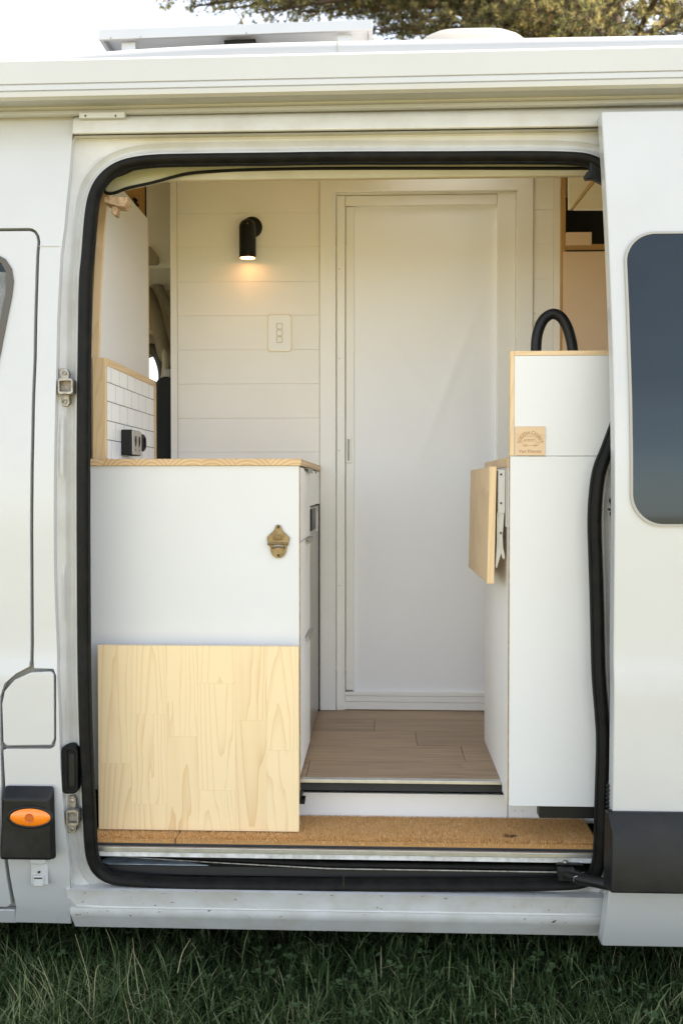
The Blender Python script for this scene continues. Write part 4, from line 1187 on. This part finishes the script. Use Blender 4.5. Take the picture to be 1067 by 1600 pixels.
m.tube([(cxp - .0205, yp, czp + .005), (cxp - .010, yp, czp + .013), (cxp - .004, yp, czp + .009), (cxp + .005, yp, czp + .014), (cxp + .020, yp, czp + .005)], .0004, 5)
for s in (-1, 1): m.tube([(cxp + s * .027, yp, czp + .006), (cxp + s * .023, yp, czp + .013)], .0004, 5)
van_o = [(-.018, -.010), (-.018, -.002), (-.014, .004), (.012, .004), (.016, -.002), (.020, -.005), (.020, -.010)]
m.tube([(cxp + u, yp, czp + v - .001) for u, v in van_o], .0005, 5, closed=True)
for u in (-.011, -.003, .005): m.tube([(cxp + u + a, yp, czp + b - .001) for a, b in ((-.003, 0), (.003, 0), (.003, .003), (-.003, .003))], .0004, 5, closed=True)
for u in (-.011, .012): m.tube([(cxp + u + .0032 * math.cos(t), yp, czp - .011 + .0032 * math.sin(t)) for t in np.linspace(0, 6.0, 12)], .0005, 5, closed=True)
m.build('van_emblem', mat('light_engraving', (.40, .24, .11), .7), pq)

# black arched tap behind the end panel
tp = empty('kitchen_tap', 'matt black arched tap rising behind the pine-edged end panel', 'tap')
Yt_ = .32
pts = catmull([at(a, b, Yt_) for a, b in ((838.5, 716), (837.5, 640), (837, 560), (838, 530), (843, 510), (851, 497), (863, 490.5), (875, 495), (884, 508), (890, 525), (894, 545), (896, 575))], 8)
m = MB(); m.tube(pts, .0145, 16); m.build('spout', M['black'], tp, smooth=60)
q = pts[-1]; m = MB(); m.lathe([(.012, -.02), (.016, -.018), (.016, 0), (.010, .002)], (q.x + .001, Yt_, q.z), 'z', 20); m.build('spout_nozzle', M['black'], tp, smooth=40)
q = pts[0]; m = MB(); m.lathe([(.026, 0), (.026, .008), (.018, .012), (.018, .05), (.0145, .055)], (q.x, Yt_, zw1 + .0005), 'z', 24); m.build('tap_base', M['black'], tp, smooth=40)
m = MB(); m.tube([(q.x + .015, Yt_, zw1 + .035), (q.x + .06, Yt_ - .01, zw1 + .05)], .005, 10); m.build('lever', M['black'], tp, smooth=40)

# ------------------------------------------------ cupboards in the rear corner
Yr = 1.02
rc = empty('rear_cupboard', 'tan rear cupboard door below an open dark shelf', 'cupboard')
m = MB(); pbox(m, 876.5, 200, 883, 640, Yr, Yr + .30); m.build('frame_post', M['brownwood'], rc, bevel=.001)
m = MB(); pbox(m, 883.3, 381, 1010, 390, Yr + .002, Yr + .5); m.build('shelf', M['brownwood'], rc, bevel=.001)
m = MB(); pbox(m, 877, 390, 1010, 394, Yr + .004, Yr + .02); m.build('door_gap', M['void'], rc)
m = MB(); pbox(m, 878.5, 392.5, 1010, 700, Yr - .002, Yr + .012); m.build('door', M['tan'], rc, bevel=.0015)
m = MB(); pbox(m, 883.3, 200, 1010, 381, Yr + .50, Yr + .51); m.box((X(883.3), Yr + .5, 1.9), (X(884), Yr + .1, 2.404)); m.build('back_lining', M['void'], rc)  # black sheet paints the darkness inside the open shelf
bxx = empty('cardboard_box', 'small tan box on the open shelf above the rear cupboard door', 'box')
m = MB(); pbox(m, 884, 362.5, 924, 383, Yr - .012, Yr + .10); m.build('box_body', M['tan'], bxx, bevel=.0015)
oc = empty('overhead_cupboard', 'cream overhead cupboard with a mitred plywood corner above the dark shelf', 'cupboard')
Yo = .82
m = MB(); m.prism(ppoly([(888, 200), (930, 200), (930, 280), (893, 326.5), (888, 326.5)], Yo), XZ, Yo, Yo + .015); m.build('side_face', M['cream'], oc, bevel=.001)
m = MB(); m.prism(ppoly([(894, 327), (890.5, 327), (923.5, 281), (931, 281)], Yo - .004), XZ, Yo - .004, Yo + .01); m.build('mitred_edge', M['ply'], oc, bevel=.0006)
m = MB(); m.prism(ppoly([(898, 327), (895.5, 326.5), (932, 281), (990, 300), (990, 327)], Yo - .002), XZ, Yo - .002, Yo + .015); m.build('door', M['cream'], oc, bevel=.001)
m = MB(); m.prism(ppoly([(898, 326.8), (899, 322.5), (990, 322.5), (990, 326.8)], Yo - .006), XZ, Yo - .006, Yo - .0025); m.build('door_edge', M['cream'], oc, bevel=.0008)

# ================================================================== COIR MAT
cm = empty('coir_mat', 'brown coir doormat strip lying in the side step', 'doormat')
mx0, mx1, my0, my1 = xn0 + .002, xn1 - .002, .101, .288
seam_x = at(274, 1300, .1).x
for a_, b_ in ((mx0, seam_x - .0015), (seam_x + .0015, mx1)):
    m = MB(); m.box((a_, my0, MATZ - .012), (b_, my1, MATZ - .0005)); m.build('backing', mat('coir_backing', (.40, .22, .08), .9), cm)
NB = 90000
px_ = rng.uniform(mx0, mx1, NB); py_ = rng.uniform(my0 - .002, my1, NB)
keep = (np.abs(px_ - seam_x - .004 * np.sin(py_ * 60)) > .003)
px_, py_ = px_[keep], py_[keep]; NB = len(px_)
ang = rng.uniform(0, 2 * np.pi, NB); h = rng.uniform(.0045, .0085, NB); frt = py_ < my0 + .006
stain = at(796, 1290, .15)
near = np.exp(-(((px_ - stain.x) / .022) ** 2 + ((py_ - stain.y) / .012) ** 2))
h *= 1 - .45 * near
lean = rng.normal(0, .0030, (NB, 2)); lean[:, 1] -= np.where(py_ < my0 + .02, .006 * rng.random(NB), 0)
w_ = rng.uniform(.0004, .0009, NB)
V = np.zeros((NB, 3, 3))
dx, dy = np.cos(ang) * w_, np.sin(ang) * w_
z0 = MATZ - .001 - np.where(frt, .009 * rng.random(NB), 0)
V[:, 0] = np.stack([px_ - dx, py_ - dy, z0 + 0 * px_], 1); V[:, 1] = np.stack([px_ + dx, py_ + dy, z0 + 0 * px_], 1)
V[:, 2] = np.stack([px_ + lean[:, 0], py_ + lean[:, 1], z0 + h], 1)
def tri_mesh(name, V, mats, mi=None):
    n = V.shape[0]; k = V.shape[1]
    me = bpy.data.meshes.new(name)
    me.vertices.add(n * k); me.vertices.foreach_set('co', V.reshape(-1))
    me.loops.add(n * k); me.loops.foreach_set('vertex_index', np.arange(n * k, dtype=np.int32))
    me.polygons.add(n); me.polygons.foreach_set('loop_start', np.arange(0, n * k, k, dtype=np.int32)); me.polygons.foreach_set('loop_total', np.full(n, k, dtype=np.int32))
    for q in mats: me.materials.append(q)
    if mi is not None: me.polygons.foreach_set('material_index', mi.astype(np.int32))
    me.update(); me.validate()
    return me
cmats = [mat('coir_fibre', (.80, .50, .20), .85), mat('coir_fibre_dark', (.55, .31, .10), .85), mat('coir_fibre_pale', (.88, .62, .30), .85), mat('coir_stain', (.13, .055, .02), .9)]
mi = rng.choice([0, 1, 2], NB, p=[.5, .3, .2]); mi[(near > .45) & (rng.random(NB) < .85)] = 3
me = tri_mesh('coir_pile', V, cmats, mi); o = bpy.data.objects.new('coir_pile', me); COL.objects.link(o); o.parent = cm; o['kind'] = 'stuff'

# ================================================================== AWNING, SOLAR PANEL, ROOF VENT
aw = empty('awning', 'long white roll-out awning case mounted above the sliding door', 'awning')
def az(py, y, px=540): return at(px, py, y).z
TILT = .0045
ap = [(az(80, 0.160), 0.160), (az(82, 0.125), 0.125), (az(90, 0.095), 0.095), (az(120, 0.080), 0.080), (az(121.5, 0.084), 0.084), (az(123, 0.080), 0.080), (az(130.5, 0.078), 0.078), (az(132, 0.082), 0.082), (az(133.5, 0.078), 0.078), (az(141, 0.080), 0.080), (az(147, 0.092), 0.092), (az(151, 0.125), 0.125), (az(158, 0.165), 0.165),
      (az(163, 0.170), 0.170), (az(164, 0.158), 0.158), (az(169, 0.154), 0.154), (az(172, 0.162), 0.162), (az(175, 0.200), 0.200), (2.36, .205), (2.40, .205)]
z80 = az(79, .082)
ap = [(z80, .205), (z80, .092), (z80 - .003, .085), (z80 - .010, .080), (z80 - .013, .080)] + ap[3:-1]
xa0, xa1 = -2.3, 2.7
m = MB(); n_ = len(ap); NX = 24
vs = [(x, y, z + TILT * x) for x in np.linspace(xa0, xa1, NX + 1) for z, y in ap]
m.add(vs, [tuple(range(n_)), tuple(reversed(range(NX * n_, NX * n_ + n_)))] + [(i * n_ + k, i * n_ + (k + 1) % n_, (i + 1) * n_ + (k + 1) % n_, (i + 1) * n_ + k) for i in range(NX) for k in range(n_)])
m.build('case', M['awning'], aw, smooth=28)
for py in (121.5, 132):
    m = MB(); z = az(py, .084); m.box((xa0, .0835, z - .0012), (xa1, .086, z + .0012)); o = m.build('groove_seal', mat('groove_grey', (.30, .29, .27), .6), aw)
    for v in o.data.vertices: v.co.z += TILT * v.co.x
m = MB(); z = az(179, .11, 160); a0, a1 = at(124, 182, .145), at(195, 182, .145)
m.box((a0.x, .145, a0.z - .004), (a1.x, .17, a0.z + .010)); jb = m.build('mounting_bracket', M['awning'], aw, bevel=.001)
for px in (134, 181):
    q = at(px, 181, .145); m = MB(); m.lathe([(.0026, 0), (.002, -.002)], (q.x, .145, q.z), 'y', 8); m.build('bolt', M['screw'], jb)

spn = empty('solar_panel', 'aluminium framed solar panel mounted on the white roof', 'solar panel')
Ys = .42
c0, c1 = at(154, 46, Ys), at(582, 30, Ys); e0 = at(154, 62, Ys)
hh = c0.z - e0.z; W_ = c1.x - c0.x; L_ = .62
T = Matrix.Translation((c0.x, Ys, c0.z)) @ Matrix.Rotation(-math.atan2(c1.z - c0.z, W_), 4, 'Y')
def tb(a, b, nm, mt, bev=.0015, par=None):
    m = MB(); m.box(a, b); m.v = [tuple(T @ Vector(v)) for v in m.v]; return m.build(nm, M[mt], par or spn, bevel=bev)
M['anod'] = mat('bright_anodised_frame', (.52, .53, .54), .38, metal=.35, var=.06)
for a_, b_ in (((.0, 0, -hh), (W_, .012, 0)), ((0, L_ - .012, -hh), (W_, L_, 0)), ((0, .0125, -hh), (.012, L_ - .0125, 0)), ((W_ - .012, .0125, -hh), (W_, L_ - .0125, 0))): tb(a_, b_, 'frame_rail', 'anod')
tb((.0125, .0125, -.012), (W_ - .0125, L_ - .0125, -.004), 'back_sheet', 'lam')
M['cell'] = mat('solar_cells', (.01, .012, .03), .15)
tb((.013, .013, -.0038), (W_ - .013, L_ - .013, -.001), 'cells', 'cell', 0)
for x_ in (.06, W_ - .1): 
    for y_ in (.02, L_ - .06): tb((x_, y_, -hh - .035), (x_ + .04, y_ + .04, -hh - .0005), 'mounting_foot', 'anod')
tb((.30 * W_ / .77 * 1.0 + .05, .03, -hh - .012), (.30 * W_ / .77 + .14, .13, -hh + .0), 'junction_box', 'black')
for x_ in (.035, .12, .42): 
    q = T @ Vector((x_, -.0003, -hh + .003)); m = MB(); m.lathe([(.0022, 0), (.0018, -.0012)], tuple(q), 'y', 8); m.build('rivet', M['steel'], spn)
def gmat_(nm, c):
    m = mat(nm, c, .4); N, L = m.node_tree.nodes, m.node_tree.links
    tl = N.new('ShaderNodeBsdfTranslucent'); tl.inputs[0].default_value = (.9, .88, .82, 1); mx = N.new('ShaderNodeMixShader'); mx.inputs[0].default_value = .45
    L.new(N['Principled BSDF'].outputs[0], mx.inputs[1]); L.new(tl.outputs[0], mx.inputs[2]); L.new(mx.outputs[0], N['Material Output'].inputs[0])
    return m
rv = empty('roof_vent', 'low pale domed roof vent behind the awning', 'roof vent')
q = at(735, 60, .85); m = MB(); vs = []; n = 48
for i in range(10):
    t = i / 9 * math.pi / 2
    for k in range(n):
        a = 2 * math.pi * k / n; cc, ss = math.cos(a), math.sin(a)
        f = (abs(cc) ** 4 + abs(ss) ** 4) ** -.25
        vs.append((q.x + .235 * cc * f * math.cos(t) ** .6, .86 + .185 * ss * f * math.cos(t) ** .6, 2.48 + (at(735, 44.5, .8).z - 2.48) * math.sin(t)))
vent_m = gmat_('vent_plastic', (.33, .335, .34))
m.add(vs, [(i * n + k, i * n + (k + 1) % n, (i + 1) * n + (k + 1) % n, (i + 1) * n + k) for i in range(9) for k in range(n)])
m.build('dome', vent_m, rv, smooth=60)

# ================================================================== GROUND AND GRASS
gm = mat('meadow_ground', (.30, .27, .125), .95, var=.5, vscale=.8, col2=(.36, .31, .15))
NXg = 120
gx = np.concatenate([np.linspace(-300, -6, 15), np.linspace(-5, 5, 90), np.linspace(6, 300, 15)]); gy = np.concatenate([np.linspace(-300, -6, 15), np.linspace(-5, 5, 90), np.linspace(6, 300, 15)])
def gz(x, y): return .012 * np.sin(x * 2.1 + 1) * np.cos(y * 1.7) + .008 * np.sin(x * 5.3 + y * 4.1) - .004
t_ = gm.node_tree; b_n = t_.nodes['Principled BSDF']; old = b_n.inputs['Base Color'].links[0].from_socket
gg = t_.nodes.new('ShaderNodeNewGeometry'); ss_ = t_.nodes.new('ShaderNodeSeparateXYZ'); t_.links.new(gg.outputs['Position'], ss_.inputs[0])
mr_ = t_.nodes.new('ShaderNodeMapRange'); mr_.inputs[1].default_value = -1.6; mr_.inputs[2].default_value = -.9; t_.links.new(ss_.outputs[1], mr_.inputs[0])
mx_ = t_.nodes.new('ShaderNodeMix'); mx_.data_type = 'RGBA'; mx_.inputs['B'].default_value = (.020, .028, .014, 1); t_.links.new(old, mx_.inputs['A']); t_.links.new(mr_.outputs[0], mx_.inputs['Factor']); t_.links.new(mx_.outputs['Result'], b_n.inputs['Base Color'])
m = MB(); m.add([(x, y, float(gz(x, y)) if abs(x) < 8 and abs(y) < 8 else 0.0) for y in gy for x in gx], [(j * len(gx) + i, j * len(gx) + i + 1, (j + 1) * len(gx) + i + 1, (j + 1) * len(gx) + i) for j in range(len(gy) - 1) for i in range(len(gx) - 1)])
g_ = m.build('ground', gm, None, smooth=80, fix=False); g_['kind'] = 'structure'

def blades(n, xr_, yr_, hr, wr, mats, probs, clump=0.0, bend=(.1, .7), hfun=None, seg=3):
    x = rng.uniform(*xr_, n); y = rng.uniform(*yr_, n)
    if clump:
        nc = max(1, n // 26); cxs, cys = rng.uniform(*xr_, nc), rng.uniform(*yr_, nc); ci = rng.integers(0, nc, n)
        sel = rng.random(n) < clump; x = np.where(sel, cxs[ci] + rng.normal(0, .018, n), x); y = np.where(sel, cys[ci] + rng.normal(0, .018, n), y)
    h = rng.uniform(*hr, n) * rng.uniform(.6, 1, n)
    if hfun is not None: h = h * hfun(x, y)
    w = rng.uniform(*wr, n); az_ = rng.uniform(0, 2 * np.pi, n); b = rng.uniform(*bend, n); tw = az_ + np.pi / 2 + rng.normal(0, .5, n)
    z0 = gz(x, y)
    V = []
    prev = None
    P = []
    for s in range(seg + 1):
        t = s / seg
        r = h * b * t ** 1.8; zz = h * (t - .42 * b * t ** 2.4) * .98
        ww = w * (1 - t) ** .55 * (1 - .15 * t) if s < seg else w * 0.04
        c = np.stack([x + np.cos(az_) * r, y + np.sin(az_) * r, z0 + zz], 1)
        o = np.stack([np.cos(tw) * ww, np.sin(tw) * ww, np.zeros(n)], 1)
        P.append((c - o, c + o))
    quads = [np.stack([P[s][0], P[s][1], P[s + 1][1], P[s + 1][0]], 1) for s in range(seg)]
    V = np.concatenate(quads, 0)
    mi = np.tile(rng.choice(len(mats), n, p=probs), seg)
    return V, mi
def gmat(nm, c, tr=.25):
    m = mat(nm, c, .65, spec=.12); b = m.node_tree.nodes['Principled BSDF']
    N, L = m.node_tree.nodes, m.node_tree.links
    tl = N.new('ShaderNodeBsdfTranslucent'); tl.inputs[0].default_value = (c[0] * 1.2, c[1] * 1.3, c[2], 1)
    mx = N.new('ShaderNodeMixShader'); mx.inputs[0].default_value = tr
    L.new(b.outputs[0], mx.inputs[1]); L.new(tl.outputs[0], mx.inputs[2]); L.new(mx.outputs[0], N['Material Output'].inputs[0])
    return m
gmats = [gmat('grass_green', (.050, .082, .026)), gmat('grass_dark', (.014, .026, .009)), gmat('grass_pale_green', (.17, .215, .10)), gmat('grass_straw', (.36, .33, .19)), gmat('clover_leaf', (.055, .090, .038))]
Vs, Is = [], []
hf = lambda x, y: .75 + .35 * np.sin(x * 3.1 + .5) * np.sin(y * 2.3) + .35 * np.exp(-((x + .75) / .35) ** 2) + .2 * np.exp(-((x + 1.1) / .2) ** 2)
for args in ((90000, (-1.5, 1.6), (-1.0, 1.6), (.05, .17), (.0014, .0036), gmats, [.44, .38, .13, .02, .03], .55, (.15, 1.0), hf),
             (30000, (-1.5, 1.6), (-1.0, 1.2), (.02, .06), (.0010, .0024), gmats, [.30, .5, .15, .04, .01], .0, (.2, 1.3), None),
             (5000, (-1.5, 1.6), (-.9, 1.0), (.05, .14), (.0028, .0052), gmats, [.45, .25, .25, .02, .03], .5, (.2, 1.0), hf),
             (900, (-1.5, 1.6), (-.9, .45), (.14, .26), (.0009, .0017), gmats, [.40, .2, .3, .08, .02], .6, (.15, .9), hf),
             (300, (-.86, -.48), (-.32, -.02), (.14, .26), (.0012, .0026), gmats, [.3, .0, .58, .09, .03], .6, (.2, .9), None),
             (5000, (-1.5, 1.6), (-.5, .0), (.08, .17), (.0016, .0034), gmats, [.40, .25, .28, .04, .03], .6, (.2, 1.0), hf),
             (30000, (-6, 6), (-6, 3), (.06, .16), (.002, .004), gmats, [.45, .28, .17, .09, .01], .5, (.15, 1.0), None)):
    V, mi = blades(*args); Vs.append(V); Is.append(mi)
# clover: three round leaflets on a low stalk, built as hexagon-ish quads
nc = 1500; cx2 = rng.uniform(-1.4, 1.5, nc); cy2 = rng.uniform(-.8, .9, nc); hz = rng.uniform(.035, .10, nc); sc2 = rng.uniform(.005, .009, nc); rot = rng.uniform(0, 6.28, nc)
for k in range(3):
    a = rot + k * 2.094; tx = rng.normal(0, .25, nc)
    c = np.stack([cx2 + np.cos(a) * sc2, cy2 + np.sin(a) * sc2, gz(cx2, cy2) + hz], 1)
    u = np.stack([np.cos(a), np.sin(a), tx + .25], 1) * sc2[:, None]; v = np.stack([-np.sin(a), np.cos(a), tx * .5], 1) * sc2[:, None]
    Vs.append(np.stack([c - u, c - v * .95 + u * .35, c + u * .9, c + v * .95 + u * .35], 1)); Is.append(np.full(nc, 4))
V = np.concatenate(Vs, 0); me = tri_mesh('grass', V, gmats, np.concatenate(Is))
gr = bpy.data.objects.new('grass', me); COL.objects.link(gr); gr['kind'] = 'stuff'
tag(gr, 'long dark green grass with clover and a few straw stalks below the sill', 'grass')
# a few tall pale stalks
m = MB()
for (a, b, c, d, e, f) in ((138, 1600, 139, 1535, 118, 1460), (216, 1590, 200, 1540, 208, 1482), (228, 1600, 215, 1540, 208, 1466), (146, 1600, 150, 1520, 160, 1507), (278, 1520, 285, 1490, 298, 1467), (98, 1600, 80, 1545, 60, 1495), (272, 1600, 262, 1560, 248, 1545)):
    y0 = -.16
    p0, p1, p2 = at(a, b, y0), at(c, d, y0 + .03), at(e, f, y0 + .08); p0.z = max(p0.z, 0)
    pp = catmull([p0, p1, p2], 6); m.tube(pp, [.0013 - .0009 * i / (len(pp) - 1) for i in range(len(pp))], 5)
st = m.build('grass_stalks', gmats[3], None, smooth=60); st['kind'] = 'stuff'; tag(st, 'pale dry stalks rising out of the grass below the front pillar', 'grass')

# ================================================================== PINE TREES BEHIND
bark = mat('pine_bark', (.10, .065, .04), .9, var=.5, vscale=12, bump=.8, bscale=30)
nmats = [gmat('needle_olive', (.24, .22, .11), .5), gmat('needle_dark', (.12, .12, .06), .45), gmat('needle_gold', (.38, .30, .16), .55), gmat('needle_brown', (.17, .11, .05), .4)]
def pine(name_, label, base_, height, crown0, spread, nl, seed, dens, targets=()):
    r_ = np.random.default_rng(seed)
    t = empty('pine_tree', label, 'pine tree')
    bx_, by_ = base_
    m = MB(); P = [(bx_ + .15 * math.sin(k * .9), by_ + .1 * math.cos(k), height * k / 8) for k in range(9)]
    m.tube(catmull(P, 4), [max(.03, .34 * (1 - i / 33)) for i in range(33)], 12); m.build('trunk', bark, t, smooth=60)
    tips = []; mb = MB()
    limbs = []
    for k in range(nl):
        h = crown0 + (height - crown0) * (k / nl) ** 1.1
        a = r_.uniform(0, 2 * math.pi); ln = spread * (1 - .75 * (h - crown0) / (height - crown0)) * r_.uniform(.6, 1)
        limbs.append((h, (bx_ + ln * math.cos(a), by_ + ln * math.sin(a), h + ln * r_.uniform(-.05, .28))))
    for tg in targets: limbs.append((tg[3], tg[:3]))
    for h, e in limbs:
        s = Vector((bx_, by_, h)); e = Vector(e); ln = (e - s).length
        mid = s.lerp(e, .5) + Vector((0, 0, .08 * ln))
        pp = catmull([s, mid, e], 8)
        mb.tube(pp, [max(.008, .018 * ln * (1 - i / (len(pp) - 1)) + .008) for i in range(len(pp))], 6)
        for q in range(int(ln * dens)):
            u = r_.uniform(.22, 1) ** .8
            p = pp[min(int(u * (len(pp) - 1)), len(pp) - 1)]
            d = Vector(r_.normal(0, 1, 3)); d.z = d.z * .4 + .12; d += (e - s).normalized() * .9; d.normalize()
            l2 = (.35 + .55 * (1 - u)) * r_.uniform(.4, 1) * min(1.4, ln / 3)
            ep = p + d * l2; 
            mb.tube([p, p.lerp(ep, .5) + Vector((0, 0, .03)), ep], [.010, .007, .004], 4, cap=False)
            for w2 in range(int(3 + l2 * 9)):
                f = r_.uniform(.25, 1.05); c = p.lerp(ep, f) + Vector(r_.normal(0, .055, 3)); tips.append((c, d))
    mb.build('limbs', bark, t, smooth=60, fix=False)
    C = np.array([c for c, d in tips]); D = np.array([d for c, d in tips]); nt_ = len(tips); k = 15
    C = np.repeat(C, k, 0); D = np.repeat(D, k, 0); n = len(C)
    dirs = D * .75 + r_.normal(0, .62, (n, 3)); dirs /= np.linalg.norm(dirs, axis=1)[:, None]
    ln = r_.uniform(.05, .10, n)[:, None]; side = np.cross(dirs, r_.normal(0, 1, (n, 3))); side /= np.linalg.norm(side, axis=1)[:, None]; side *= .0055
    V = np.stack([C - side, C + side, C + dirs * ln], 1)
    mi = np.repeat(r_.choice(4, nt_, p=[.42, .22, .26, .10]), k)
    me = tri_mesh('needles', V, nmats, mi); o = bpy.data.objects.new('needles', me); COL.objects.link(o); o.parent = t; o['kind'] = 'stuff'
    return t
def tgt(px, py, y, h): q = at(px, py, y); return (q.x, q.y, q.z, h)
pine('pine_tree', 'large olive-gold pine tree spreading above the right half of the roof', (3.6, 13.0), 14.5, 6.2, 5.2, 46, 3, 15,
     [tgt(255, -8, 12.2, 8.4), tgt(290, 12, 12.4, 8.2), tgt(340, 15, 12.8, 8.0), tgt(400, 20, 12.0, 8.2), tgt(450, 5, 13, 8.6), tgt(520, 25, 12.5, 8.0), tgt(600, 30, 12.6, 7.9), tgt(680, 35, 12.1, 7.7), tgt(740, 25, 12.8, 7.8), tgt(620, 0, 12.3, 8.8), tgt(780, 15, 11.6, 8.0), tgt(560, 8, 13.2, 8.6), tgt(700, 5, 13.4, 8.8), tgt(480, 20, 12.8, 8.1), tgt(830, 30, 11.8, 7.6), tgt(570, 46, 12.4, 7.5), tgt(610, 52, 12.7, 7.4), tgt(650, 46, 12.2, 7.5), tgt(690, 54, 12.9, 7.3), tgt(730, 50, 12.0, 7.3), tgt(770, 55, 12.6, 7.2), tgt(820, 52, 12.2, 7.1), tgt(860, 56, 12.5, 7.0)])
pine('pine_tree', 'darker pine tree with open branches beyond the upper right corner', (6.3, 15.5), 13.0, 6.0, 3.8, 26, 11, 11,
     [tgt(935, 15, 14.5, 9.0), tgt(960, 40, 14.8, 8.4), tgt(1000, 10, 14.6, 9.0), tgt(1050, 35, 14.4, 8.2), tgt(1060, 5, 14, 9.2), tgt(1020, 45, 14.6, 8.0)])
